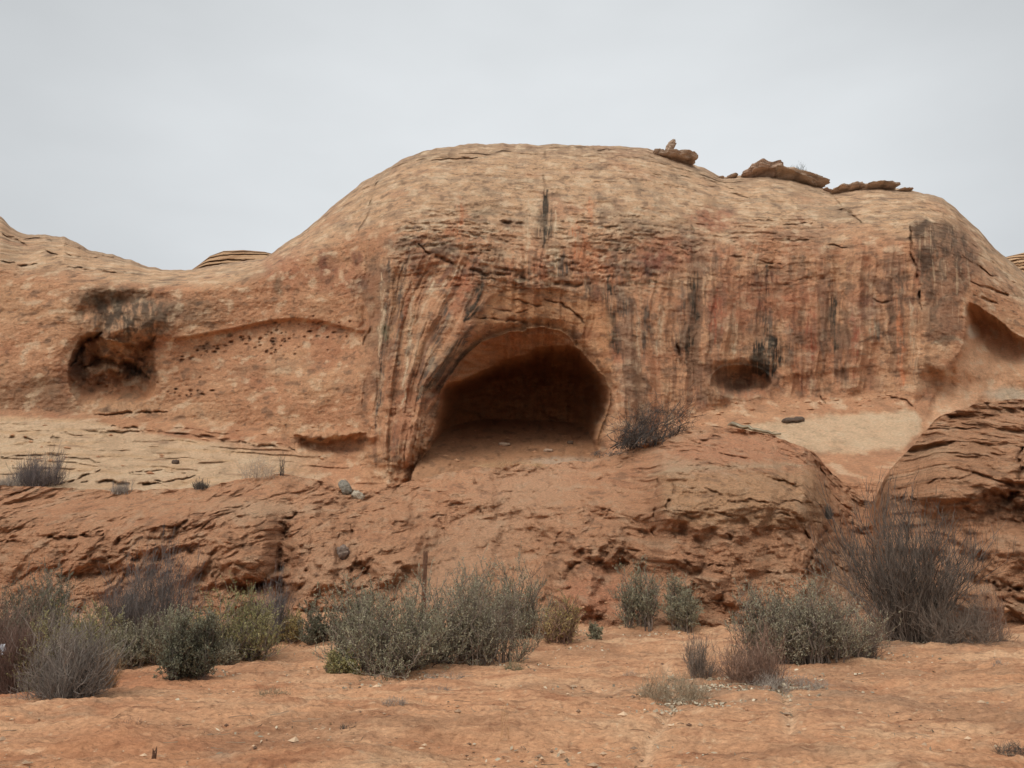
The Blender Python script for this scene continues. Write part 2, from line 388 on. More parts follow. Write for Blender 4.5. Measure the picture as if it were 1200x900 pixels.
    # big hollow behind the right buttress
    hs = poly_sd(PX, PY, [(1131, 362), (1136, 354), (1148, 360), (1165, 370), (1182, 384), (1204, 400), (1260, 432), (1400, 460), (1400, 520), (1080, 520), (1088, 480), (1097, 456), (1110, 436), (1125, 414), (1131, 392)]) + 2. * fbm(PX * .05, PY * .05, 4, 392)
    h = sm(-1, 7, hs)
    Y = Y + (1 - np.exp(-np.maximum(hs, 0) / 7.)) * (1 - sm(372, 445, PY) * .75) * (1 - .8 * sm(440, 500, PY)) * 3.7
    e2 = poly_sd(PX, PY, [(1068, 478), (1070, 440), (1085, 425), (1105, 428), (1118, 415), (1128, 412), (1130, 470), (1120, 480)])
    Y = Y + .9 * sm(0, 22, e2)
    Y = Y + .8 * h * fbm(Xw * .35, Zw * .35, 3, 394)
    # ledge on the left under the buttress, with the hollow below it
    Y = Y + .8 * blob(PX, PY, 400, 521, 44, 8, 5, 396, .5) - .7 * stroke(PX, PY, [(345, 508), (378, 514), (400, 509), (425, 505)], 4.5, wob=5)
    Y = Y - .9 * blob(PX, PY, 462, 520, 30, 34, 6, 397, .6) - .7 * blob(PX, PY, 447, 552, 13, 26, 4, 398, .5)
    # curved lip along the left wall
    cl = [(196, 398), (230, 393), (270, 386), (310, 377), (345, 373), (380, 377), (420, 388)]
    d, t = seg_dist(PX, PY, cl); yl = np.interp(PX, [p[0] for p in cl], [p[1] for p in cl])
    Y = Y + .55 * sm(-2, 4, PY - yl) * (1 - sm(10, 70, PY - yl)) * sm(190, 220, PX) * (1 - sm(400, 440, PX))
    # --- cracks and ledge shadows: grooves, with their shade also tinted in below
    G = [([(490, 287), (515, 302), (545, 315), (575, 322), (600, 322)], 2.6, .55), ([(590, 318), (612, 326), (640, 329), (668, 336), (692, 333)], 3.0, .7), ([(432, 242), (438, 225), (441, 213)], 1.8, .5), ([(420, 272), (430, 250), (436, 235)], 1.4, .3),
         ([(505, 190), (530, 187), (560, 184)], 1.6, .5), ([(585, 260), (604, 263), (622, 259)], 2.2, .5), ([(664, 172), (690, 175), (720, 174)], 1.8, .5), ([(545, 181), (575, 180), (600, 178)], 1.2, .3),
         ([(640, 172), (636, 205), (640, 232)], 1.6, .25), ([(3, 274), (25, 284), (45, 292), (66, 300)], 2.0, .9), ([(28, 279), (60, 282), (85, 288), (112, 298), (135, 302)], 1.8, .8), ([(60, 290), (90, 300), (120, 302)], 1.3, .5),
         ([(0, 305), (25, 311), (45, 310)], 1.6, .5), ([(80, 312), (110, 316), (130, 318), (170, 323)], 1.4, .4), ([(145, 320), (170, 323), (195, 322)], 1.4, .4), ([(190, 322), (220, 325), (250, 318)], 1.2, .3),
         ([(70, 567), (95, 560), (118, 550)], 1.6, .8), ([(95, 566), (130, 564), (150, 567), (190, 566)], 1.9, .9), ([(178, 562), (200, 564), (230, 558)], 1.5, .7), ([(0, 512), (20, 511), (40, 515)], 1.8, .6), ([(60, 513), (75, 514)], 4, .4),
         ([(0, 535), (60, 533), (130, 545)], 1.1, .4), ([(100, 505), (130, 507), (170, 506)], 1.2, .35), ([(110, 486), (160, 484), (195, 484)], 1.6, .5), ([(130, 500), (180, 504), (235, 511), (300, 522), (345, 527)], 1.8, .6), ([(150, 553), (200, 553), (220, 554)], 1.1, .5),
         ([(965, 218), (985, 240), (1010, 262)], 1.6, .5), ([(1066, 262), (1070, 300), (1077, 335), (1080, 365)], 1.6, .6), ([(985, 245), (998, 250)], 3, .4), ([(905, 280), (950, 284), (995, 290)], 1.4, .4), ([(850, 298), (880, 303), (915, 310)], 1.5, .4),
         ([(820, 215), (850, 224), (880, 232)], 1.4, .4), ([(790, 205), (830, 212), (860, 222)], 1.1, .3), ([(880, 258), (925, 262), (965, 262)], 1.2, .4), ([(1040, 462), (1062, 470), (1072, 480)], 1.5, .5), ([(960, 462), (968, 472)], 1.3, .4),
         ([(557, 372), (585, 374), (615, 378), (640, 384)], 1.5, .4), ([(640, 350), (668, 362), (690, 385)], 1.4, .4), ([(600, 352), (640, 358)], 1.3, .3), ([(570, 360), (600, 366), (625, 362)], 1.2, .3), ([(512, 450), (528, 458), (540, 452)], 1.4, .4),
         ([(425, 405), (432, 392), (437, 380)], 2, .4), ([(798, 425), (794, 402)], 3, .5), ([(1020, 350), (1035, 356), (1050, 352)], 1.6, .4), ([(1128, 300), (1160, 322), (1188, 330)], 1.5, .4), ([(1140, 330), (1170, 342), (1195, 350)], 1.8, .5), ([(1140, 345), (1170, 358)], 1.8, .5)]
    cracks = np.zeros(PY.shape)
    for i, (p, wd, dp) in enumerate(G):
        m = stroke(PX, PY, p, wd * .8, wob=3.2, seed=400 + i) * sm(-.45, .25, fbm(PX * .06 + i, PY * .06, 3, 402)); Y = Y + .75 * dp * m; cracks = np.maximum(cracks, m)
    # honeycomb pits
    r = np.random.default_rng(5)
    pits = []
    for cx, cy, sx_, sy_, n in ((330, 390, 9, 9, 16), (290, 398, 16, 4, 22), (242, 410, 12, 4, 16), (372, 383, 9, 6, 14), (215, 418, 12, 3, 8), (348, 400, 26, 8, 10), (318, 412, 16, 4, 8), (230, 458, 22, 2, 6), (236, 443, 2, 1, 1), (218, 462, 5, 2, 3), (240, 461, 4, 2, 2), (400, 390, 12, 10, 9)):
        for k in range(n): pits.append((r.normal(cx, sx_), r.normal(cy, sy_), r.uniform(.55, 1.5)))
    pm = np.zeros(PY.shape)
    for x, y, s_ in pits: pm = np.maximum(pm, blob(PX, PY, x, y, s_ * r.uniform(1., 1.9), s_ * r.uniform(.7, 1.2), 4, int(x), .6) * r.uniform(.35, 1))
    Y = Y + .26 * pm

    # ------------------------------------------------ colour of the rock, plus painted groove and pit shade
    n1 = fbm(Xw * .25, Zw * .4, 4, 500); n2 = fbm(Xw * .9, bed * 2.2, 4, 505); n3 = fbm(Xw * 2.4, Zw * 3, 3, 510)
    c = np.broadcast_to(lin(192, 134, 95), PY.shape + (3,)).copy()
    c = mix(c, lin(200, 148, 108), sm(-.2, .5, n1) * .8)
    c = mix(c, lin(170, 108, 74), sm(.1, .6, fbm(Xw * .35 + 20, Zw * .5, 4, 515)) * .6)
    top = sm(.12, .55, sline + .18 * n1)
    c = mix(c, lin(202, 158, 120), top * .85)
    c = mix(c, lin(168, 131, 103), top * sm(.0, .5, n2) * .7)
    c = mix(c, lin(210, 178, 146), top * sm(.15, .55, fbm(Xw * .8 + 7, bed * 3.2, 4, 520)) * .6)
    c = mix(c, lin(154, 126, 102), top * sm(.05, .5, fbm(Xw * .45 + 3, bed * .9, 5, 522, gain=.6)) * .6)
    c = mix(c, lin(186, 130, 96), top * sm(.15, .55, fbm(Xw * .22 + 11, Zw * .3, 4, 523)) * .5)
    c = mix(c, lin(136, 112, 92), top * sm(.3, .6, fbm(Xw * .9 + 5, bed * 5, 4, 524, gain=.65)) * .5)
    c = mix(c, lin(150, 122, 100), top * sm(.86, .99, sline) * .5)
    # broken laminae
    lam = fbm(Xw * .8, bed * 3.6, 4, 525, gain=.65)
    c = mix(c, lin(214, 184, 150), rough_band * sm(.12, .42, lam) * .85)
    c = mix(c, lin(112, 88, 72), rough_band * sm(.1, .45, fbm(Xw * .9 + 31, bed * 3.0, 4, 530, gain=.65)) * .75)
    c = mix(c, lin(186, 112, 72), rough_band * sm(.15, .5, fbm(Xw * .5 + 3, Zw * .35, 3, 535)) * .6)
    # desert varnish & mineral streaks
    sa = fbm(sx * 1.2, Zw * .14, 5, 540, gain=.65); sb = fbm(sx * 1.9 + 9, Zw * .20, 5, 545, gain=.65); sc = fbm(sx * .8 + 50, Zw * .2, 5, 550, gain=.6)
    sg = streak_z * (.45 + .55 * sm(-.3, .35, fbm(Xw * .16, Zw * .16, 3, 555)))
    c = mix(c, lin(168, 96, 64), sg * sm(.0, .45, sc) * .75)
    c = mix(c, lin(126, 82, 64), sg * sm(.15, .5, sa) * .75)
    c = mix(c, lin(212, 172, 136), sg * sm(.22, .5, sb) * .6)
    c = mix(c, lin(98, 78, 64), sg * sm(.33, .6, fbm(sx * 1.4 + 77, Zw * .18, 5, 560, gain=.65)) * .85)
    mot = fbm(Xw * .9 + .3 * fbm(Xw, Zw, 2, 574), Zw * .45, 5, 570, gain=.62)
    c = mix(c, lin(118, 82, 64), sg * sm(.12, .5, mot) * .8)
    c = mix(c, lin(92, 76, 64), sg * sm(.35, .65, fbm(Xw * 1.3 + 60, Zw * .5, 5, 577, gain=.62)) * .75)
    cur = .15 * fbm(SX * .35, PY * .02, 3, 597) + fbm(sx * .55 + 30, Zw * .06, 4, 590, gain=.55) + .35 * fbm(Xw * 1.1, Zw * .8, 4, 594)
    c = mix(c, lin(112, 84, 68), streak_z * sm(.12, .34, cur) * .6)
    blk, dkb, pal, org, red = lin(80, 66, 54), lin(108, 86, 72), lin(212, 180, 146), lin(200, 124, 80), lin(160, 88, 60)
    brk = .55 + .6 * sm(-.35, .25, fbm(PX * .10, PY * .06, 4, 565))
    fib = .25 + .95 * sm(-.22, .12, fbm(SX * .30, PY * .022, 4, 568, gain=.65))
    P = [([(566, 326), (560, 352), (545, 375)], 5.5, blk, .95), ([(545, 392), (525, 420), (505, 448), (487, 470)], 4.2, blk, .95), ([(553, 385), (530, 425), (500, 470)], 9, dkb, .5), ([(525, 345), (520, 375), (505, 420), (490, 450)], 5, dkb, .6),
         ([(640, 222), (638, 262), (637, 290)], 6.5, blk, .75), ([(713, 322), (714, 372), (722, 418)], 5.5, blk, .75), ([(730, 340), (732, 372)], 7, dkb, .7), ([(811, 262), (814, 330), (812, 380), (803, 425)], 4.5, blk, .8), ([(800, 330), (796, 420)], 6, dkb, .4),
         ([(897, 312), (899, 352)], 7, blk, .7), ([(893, 352), (900, 395)], 10, dkb, .6), ([(896, 388), (900, 420), (902, 440)], 14, lin(66, 56, 48), 1.3), ([(888, 410), (892, 438)], 8, blk, 1.), ([(973, 322), (977, 380), (976, 415)], 5, blk, .65), ([(1026, 378), (1030, 400)], 6, dkb, .7), ([(1020, 330), (1022, 400)], 5, pal, .4),
         ([(455, 300), (452, 360), (447, 440), (440, 500)], 4, dkb, .6), ([(468, 310), (470, 370), (462, 450)], 3.5, dkb, .5), ([(452, 380), (450, 400)], 5, lin(84, 92, 70), .7), ([(448, 320), (446, 420)], 2.5, pal, .6), ([(484, 330), (480, 400), (470, 480)], 2.5, pal, .6),
         ([(540, 224), (540, 262), (536, 288)], 4, org, .5), ([(690, 232), (692, 262)], 5, org, .35), ([(676, 262), (678, 310)], 9, org, .5), ([(660, 300), (662, 325)], 9, dkb, .7), ([(650, 250), (652, 320)], 3, pal, .5), ([(620, 230), (618, 300)], 3, pal, .4),
         ([(760, 340), (757, 420)], 4, dkb, .55), ([(775, 350), (770, 430)], 3, pal, .5), ([(745, 360), (748, 440)], 4, pal, .4), ([(840, 340), (838, 400)], 6, red, .6), ([(860, 350), (858, 420)], 3, pal, .4), ([(925, 380), (928, 435)], 5, dkb, .4), ([(950, 360), (952, 420)], 6, red, .5),
         ([(1000, 360), (1004, 450)], 4, red, .5), ([(1050, 330), (1056, 420), (1060, 465)], 4, org, .5), ([(1066, 350), (1068, 420)], 2.5, pal, .4), ([(545, 310), (500, 350), (488, 380)], 2, pal, .5), ([(480, 290), (472, 330)], 3, dkb, .6), ([(506, 320), (502, 345)], 3, pal, .5)]
    for i, (p, wd, col, am) in enumerate(P):
        c = mix(c, col, stroke(PX, PY, p, wd * 1.15, wob=5, seed=600 + i) * am * brk * fib * 1.6)
    B = [(383, 312, 11, 20, lin(122, 80, 62), .8), (421, 336, 11, 11, lin(112, 84, 68), .85), (418, 302, 6, 9, lin(128, 78, 62), .7), (395, 325, 34, 18, red, .35), (330, 318, 26, 22, red, .4), (326, 335, 6, 16, lin(116, 94, 72), .6),
         (768, 308, 20, 13, lin(112, 76, 66), .75), (762, 316, 7, 8, lin(84, 66, 62), .8), (835, 256, 26, 14, red, .55), (790, 300, 40, 22, red, .45), (1018, 360, 13, 14, lin(138, 90, 74), .7), (730, 300, 14, 20, dkb, .45), (900, 345, 60, 26, red, .4), (690, 300, 12, 18, org, .5),
         (600, 262, 16, 6, dkb, .6), (520, 290, 16, 10, dkb, .6), (470, 285, 22, 10, dkb, .5), (745, 268, 24, 12, dkb, .4), (805, 280, 22, 10, dkb, .35), (560, 318, 26, 5, dkb, .6), (985, 250, 18, 8, lin(132, 108, 88), .5), (930, 276, 30, 8, lin(128, 96, 76), .4)]
    for i, (x, y, rx, ry, col, am) in enumerate(B): c = mix(c, col, blob(PX, PY, x, y, rx, ry, 8, 650 + i, .5) * am * brk)
    # varnished flank of the right buttress
    rp = poly_sd(PX, PY, [(1066, 262), (1085, 254), (1122, 262), (1146, 285), (1150, 318), (1128, 345), (1122, 400), (1088, 400), (1080, 340), (1072, 300)]) + 7 * fbm(PX * .05, PY * .03, 4, 680)
    rs = sm(-2, 6, rp)
    c = mix(c, lin(140, 98, 74), rs * .7)
    c = mix(c, lin(84, 66, 54), rs * sm(-.35, .5, fbm(PX * .10 + 1.2 * fbm(PX * .05, PY * .04, 3, 684), PY * .04, 5, 685, gain=.65) + .25 * (1 - sm(1075, 1125, PX)) - .004 * np.clip(PY - 300, 0, 100)) * .85)
    c = mix(c, lin(204, 166, 130), rs * sm(.25, .5, fbm(PX * .2 + 9, PY * .02, 3, 688)) * .5)
    c = mix(c, lin(118, 96, 76), stroke(PX, PY, [(1092, 402), (1110, 398), (1126, 397)], 4, wob=4) * .8)
    # stained brow of the left alcove
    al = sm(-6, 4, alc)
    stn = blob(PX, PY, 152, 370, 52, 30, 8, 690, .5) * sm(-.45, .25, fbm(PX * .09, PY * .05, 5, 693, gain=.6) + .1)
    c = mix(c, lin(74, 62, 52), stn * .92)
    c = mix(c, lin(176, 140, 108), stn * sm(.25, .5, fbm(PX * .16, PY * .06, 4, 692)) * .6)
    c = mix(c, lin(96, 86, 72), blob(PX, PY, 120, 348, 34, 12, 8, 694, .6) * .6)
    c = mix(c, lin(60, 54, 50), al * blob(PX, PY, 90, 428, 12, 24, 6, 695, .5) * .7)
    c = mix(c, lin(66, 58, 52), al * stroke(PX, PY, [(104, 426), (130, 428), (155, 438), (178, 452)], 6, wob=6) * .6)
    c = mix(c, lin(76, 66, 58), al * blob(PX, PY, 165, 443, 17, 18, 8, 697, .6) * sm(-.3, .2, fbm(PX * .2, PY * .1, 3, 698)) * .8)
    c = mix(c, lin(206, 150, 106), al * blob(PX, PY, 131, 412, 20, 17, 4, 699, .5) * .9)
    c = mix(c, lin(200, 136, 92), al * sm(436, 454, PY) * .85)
    c = mix(c, lin(118, 96, 76), blob(PX, PY, 215, 365, 40, 15, 8, 702, .7) * .55 * brk)
    c = mix(c, lin(122, 90, 68), blob(PX, PY, 40, 460, 70, 20, 8, 704, .8) * .5)
    c = mix(c, lin(205, 160, 120), blob(PX, PY, 140, 478, 60, 9, 6, 706, .7) * .5)
    # the fresh, unvarnished rock over the cave
    fresh = sm(0, 10, rsd) * (1 - sm(0, 6, csd))
    c = mix(c, mix(np.broadcast_to(lin(196, 138, 92), c.shape), lin(164, 108, 70), sm(.0, .5, fbm(Xw * .5, Zw * 1.6, 4, 708))), fresh * .8)
    c = mix(c, lin(186, 124, 76), sm(0, 10, csd) * .7)
    c = mix(c, lin(176, 124, 86), floor * .95)
    c = mix(c, lin(138, 98, 70), floor * sm(.1, .5, fbm(PX * .08, PY * .2, 4, 710)) * .7)
    c = mix(c, lin(222, 200, 176), floor * blob(PX, PY, 662, 541, 42, 5, 8, 712, .6) * .4)
    # the pale bench on the left and the pale apron on the right
    nb = fbm(Xw * .3, Zw * 1.4, 4, 715)
    bench = sm(4, 16, PY - foot) * (1 - sm(330, 400, PX - 8 * n1))
    bench = bench * sm(-8, 6, PY - np.interp(PX, [0, 100, 150, 250, 345], [488, 492, 508, 518, 532]) + 9 * nb)
    c = mix(c, lin(208, 172, 136), bench * .85)
    c = mix(c, lin(202, 158, 116), bench * sm(.05, .45, fbm(Xw * .5, Zw * 3.4, 4, 718)) * .7)
    c = mix(c, lin(160, 120, 92), bench * sm(.3, .6, fbm(Xw * .7 + 5, Zw * 3.8, 4, 721)) * .6)
    ap = poly_sd(PX, PY, [(835, 515), (860, 500), (905, 492), (950, 486), (1010, 482), (1062, 478), (1084, 492), (1080, 505), (1060, 528), (980, 534), (900, 528)]) + 6 * fbm(PX * .05, PY * .08, 4, 725)
    c = mix(c, lin(212, 176, 140), sm(-2, 7, ap) * .85)
    c = mix(c, lin(205, 160, 122), sm(-2, 7, ap) * sm(.1, .5, fbm(Xw * .7, Zw * 2.5, 4, 728)) * .6)
    c = mix(c, lin(196, 138, 100), sm(300, 420, PX) * sm(10, 30, PY - foot) * (1 - sm(-6, 5, ap)) * .7)
    hc = h * sm(395, 420, PY)
    c = mix(c, lin(214, 160, 120), h * .8); c = mix(c, lin(192, 172, 148), hc * blob(PX, PY, 1185, 462, 26, 8, 6, 730, .6) * .8); c = mix(c, lin(206, 186, 164), blob(PX, PY, 1140, 388, 8, 8, 3, 731, .5) * h * .8)
    c = mix(c, lin(196, 160, 128), streak_z * blob(PX, PY, 735, 480, 40, 40, 10, 733, .8) * sm(0, .5, n3) * .5)
    c = mix(c, lin(70, 52, 42), np.maximum(cracks * .35, pm * .45))  # darkens cracks, ledge shadows and pits: shade put into the colour
    mt1 = fbm(Xw * 1.15, bed * 1.5, 5, 750, gain=.56); mt2 = fbm(Xw * 2.4 + 20, bed * 4.5, 4, 757, gain=.56); mt3 = fbm(Xw * .38, Zw * .5, 5, 763, gain=.6)
    soft = (1 - .6 * sm(0, 10, PY - foot)) * (1 - .7 * sm(-4, 6, csd)) * (1 - .7 * h)
    nopale = (1 - .9 * sm(-6, 6, csd)) * (1 - .55 * streak_z) * (1 - .7 * rs) * (1 - .7 * stn) * (1 - .6 * fresh)
    c = mix(c, lin(112, 86, 68), sm(.2, .55, mt1) * .6 * soft)
    c = mix(c, lin(96, 74, 60), sm(.32, .6, mt2) * .55 * soft)
    c = mix(c, lin(226, 192, 156), sm(.1, .55, -mt1) * .55 * nopale)
    c = mix(c, lin(150, 114, 86), sm(.15, .5, mt3) * .4 * soft * (1 - floor))
    c = c * (1.20 * (1 + .12 * n3 + .08 * n2))[..., None]
    c = tone(c, .13)
    # --- back of the hill, behind the skyline
    dy = (np.linspace(0, 1, R3 + 1)[1:, None] ** 1.6) * 46
    Yl = Y[-1]; txl, tzl = tx[-1], tz[-1]
    Yb = Yl + dy; Zb = CAM_H + tzl * Yl + (tzl - .05) * dy - .0125 * dy ** 2 + .4 * fbm(txl * Yb * .2, Yb * .2, 3, 740) * sm(0, 6, dy)
    V = np.stack([tx * Y, Y, CAM_H + tz * Y], -1)
    VB = np.stack([txl * Yb, Yb, Zb], -1)
    V = np.concatenate([V, VB]); cb = np.broadcast_to(c[-1], VB.shape)
    c = np.concatenate([c, cb])
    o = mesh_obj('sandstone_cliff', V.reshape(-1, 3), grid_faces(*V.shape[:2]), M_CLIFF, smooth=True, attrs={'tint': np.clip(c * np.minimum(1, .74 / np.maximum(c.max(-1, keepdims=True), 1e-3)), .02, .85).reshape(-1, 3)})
    tag(o, 'domed sandstone cliff with streaked wall, dark arched cave and smaller hollows', 'cliff', kind='structure')
    return PX, PY, V[:R1 + R2]
CL = build_cliff()

# ================================================================== DIRT BANK
BCREST = [(-220, 566), (0, 569), (60, 571), (150, 575), (235, 572), (290, 560), (330, 556), (360, 558), (400, 573), (430, 575), (470, 568), (500, 558), (560, 548), (600, 545), (690, 541), (720, 530), (760, 520), (790, 508), (825, 499), (870, 502), (920, 515), (955, 530),
          (972, 552), (990, 566), (1010, 582), (1024, 590), (1032, 568), (1050, 543), (1080, 508), (1100, 490), (1125, 478), (1150, 472), (1200, 468), (1420, 458)]
BBASE = [(-220, 722), (0, 722), (260, 725), (330, 728), (400, 735), (500, 738), (700, 741), (850, 742), (1000, 746), (1200, 750), (1420, 752)]
BT = [(-220, (22, 22.8, 23.6, 25, 28.5)), (0, (22, 22.8, 23.6, 25, 28.5)), (150, (21.5, 22.4, 23.3, 24.8, 28.5)), (260, (21, 21.7, 22.6, 24.3, 29)), (318, (21.2, 22.2, 23.4, 25.4, 29.3)), (332, (21.8, 23.2, 24.6, 26.4, 29.4)), (345, (21.4, 22.6, 24.2, 26.6, 30)),
      (395, (20.6, 21.9, 23.6, 26.6, 30)), (450, (20, 21.6, 23.6, 26.8, 31)), (520, (19, 21.5, 24.5, 28, 32)), (600, (18.6, 21.5, 25, 28.5, 33.5)), (700, (18.4, 20.6, 23.2, 26.6, 33)), (760, (18.2, 20.2, 22.3, 25.0, 31)), (778, (18, 19.2, 20.5, 22.2, 30)),
      (850, (17.8, 18.9, 20.0, 21.7, 30.5)), (945, (17.8, 18.9, 20.1, 21.9, 30)), (975, (18.5, 21, 23.5, 26, 31)), (1005, (19.5, 22.5, 25, 28, 31)), (1022, (19.2, 21.5, 24, 27, 30)), (1036, (17.6, 18.7, 19.8, 21.2, 24)), (1100, (17, 18, 19, 20.5, 25)), (1200, (16.8, 17.6, 18.4, 20, 25)), (1420, (16.8, 17.6, 18.4, 20, 25))]
def build_bank():
    px1 = np.arange(-160, 1362, .92); C = len(px1)
    crest = curve(BCREST, px1, 4) + 2.6 * perlin(px1 * .035, px1 * 0, 800) + 1.2 * perlin(px1 * .11, px1 * 0 + 3, 801)
    base = curve(BBASE, px1, 20)
    R0, R1, R3 = 46, 330, 18
    t = np.concatenate([np.linspace(-.28, 0, R0, endpoint=False), 1 - (1 - np.linspace(0, 1, R1)) ** 1.18])[:, None]
    PY = base + (crest - base) * t; PX = np.broadcast_to(px1, PY.shape).copy(); T = np.broadcast_to(t, PY.shape)
    xs = np.array([b[0] for b in BT]); tab = np.array([b[1] for b in BT], float)
    cols = np.stack([gauss1(np.interp(np.arange(-220, 1421), xs, tab[:, k]), 5) for k in range(5)], 0)
    cols = np.stack([np.interp(px1, np.arange(-220, 1421), cols[k]) for k in range(5)], 0)
    tt = np.clip(T, 0, 1) * 4; i = np.minimum(tt.astype(int), 3); f = tt - i
    jj = np.broadcast_to(np.arange(C), PY.shape)
    g = lambda k: cols[np.clip(k, 0, 4), jj]
    p0, p1, p2, p3 = g(i - 1), g(i), g(i + 1), g(i + 2)            # Catmull-Rom up the slope
    Y = p1 + .5 * f * (p2 - p0 + f * (2 * p0 - 5 * p1 + 4 * p2 - p3 + f * (3 * (p1 - p2) + p3 - p0)))
    Y = np.where(T < 0, cols[0][None, :] + T * 3.0, Y)
    tx, tz = ray(PX, PY); Xw, Zw = tx * Y, CAM_H + tz * Y
    # --- lumps, blocks and hollows: x, y, rx, ry, metres towards the viewer
    bd = np.zeros(PY.shape)
    for k, (x, y, rx, ry, m, so) in enumerate([(372, 645, 34, 52, .9, .35), (455, 640, 44, 34, 1.1, .35), (440, 600, 36, 22, .7, .4), (290, 650, 34, 50, .7, .5), (385, 690, 60, 24, .5, .6), (205, 625, 60, 40, .4, .6), (90, 640, 60, 26, .4, .6), (560, 575, 44, 16, .6, .4), (590, 590, 30, 14, .5, .4),
                                               (668, 600, 40, 40, .9, .4), (700, 640, 30, 22, .6, .4), (730, 600, 38, 40, .6, .5), (668, 680, 34, 46, .7, .35), (700, 690, 46, 40, .4, .5), (540, 690, 60, 18, .5, .8), (610, 655, 30, 40, -.7, .7), (530, 620, 26, 26, -.5, .6), (640, 640, 20, 26, -.5, .6),
                                               (328, 660, 12, 40, -.5, .7), (300, 690, 34, 9, -.9, .5), (985, 690, 40, 60, .9, .5), (860, 590, 90, 34, .5, .35), (830, 650, 60, 40, .3, .6), (1045, 555, 18, 22, .5, .4), (1110, 560, 80, 40, .4, .5), (1190, 600, 40, 22, -.6, .5), (1120, 700, 70, 26, .5, .6), (1185, 660, 40, 30, .5, .5), (1080, 620, 50, 26, -.4, .6)]):
        bd += m * blob(PX, PY, x, y, rx, ry, 8, 810 + k, so + .15, .35)
    Y = Y - 1.1 * bd
    bed = Zw + .35 * fbm(Xw * .3, Zw * .3, 3, 840)
    Y = Y + .28 * fbm(Xw * .35, Zw * .5, 4, 845)
    banded = .8 * blob(PX, PY, 865, 590, 120, 60, 6, 847, .5, .4) + .7 * blob(PX, PY, 1120, 550, 100, 80, 6, 848, .5, .4) + .3 * blob(PX, PY, 120, 630, 160, 50, 6, 849, .6, .4)
    Y = Y + .08 * banded * ridged(bed * 1.7 + .2 * fbm(Xw * .8, Zw, 3, 846), Xw * .22, 4, 843, gain=.6)
    Y = Y + (.05 + .08 * banded) * ridged(bed * 2.2, Xw * .16, 4, 850) + .07 * fbm(bed * 5, Xw * .5, 3, 853)
    # crumbling clods
    rough = sm(-.35, .25, fbm(Xw * .28 + 4, Zw * .45, 3, 855)) 
    smooth_slope = np.clip(stroke(PX, PY, [(640, 555), (600, 590), (560, 640), (500, 700), (440, 740)], 42, taper=False, wob=12, seed=857) + .7 * stroke(PX, PY, [(420, 640), (350, 690), (320, 720)], 18, wob=8, seed=858), 0, 1)
    rough = rough * (1 - .75 * smooth_slope)
    wx, wz = Xw + .22 * fbm(Xw * 1.2, Zw * 1.2, 3, 860), Zw + .2 * fbm(Xw * 1.2 + 8, Zw * 1.2, 3, 864)
    f1, fd, idv = cells(wx * 1.4, wz * 2.0, 870); f1b, fdb, idb = cells(wx * 3.6, wz * 5.0, 873)
    Y = Y + rough * (.08 * (idv - .5) + .05 * (1 - sm(0, .25, fd)) + .04 * (idb - .5) + .02 * (1 - sm(0, .25, fdb)))
    Y = Y + (.05 + .085 * rough) * fbm(Xw * 1.7, Zw * 3.2, 5, 876, gain=.6) + rough * .10 * ridged(Xw * 1.1 + .4 * fbm(Xw, Zw, 2, 878), Zw * 2.6, 4, 879, gain=.6) + .03 * fbm(Xw * 9, Zw * 12, 3, 880)
    bl1 = np.abs(perlin(wx * .55, wz * .9, 890)); bl2 = np.abs(perlin(wx * 1.25 + 7, wz * 1.9, 891)); bl3 = np.abs(perlin(wx * 2.7 + 3, wz * 4.0, 892)); bl4 = np.abs(perlin(wx * 6.1, wz * 8.5, 893))
    lump = (1.0 * bl1 + .6 * bl2 + .26 * bl3 + .10 * bl4) * (.45 + .55 * rough)
    Y = Y - lump * 1.1
    # rills running down the slope
    Y = Y + .26 * ridged(Xw * .9 + .5 * Zw + .4 * fbm(Xw, Zw, 2, 884), Zw * .15, 3, 885) * sm(.1, .3, T) * (.4 + smooth_slope)
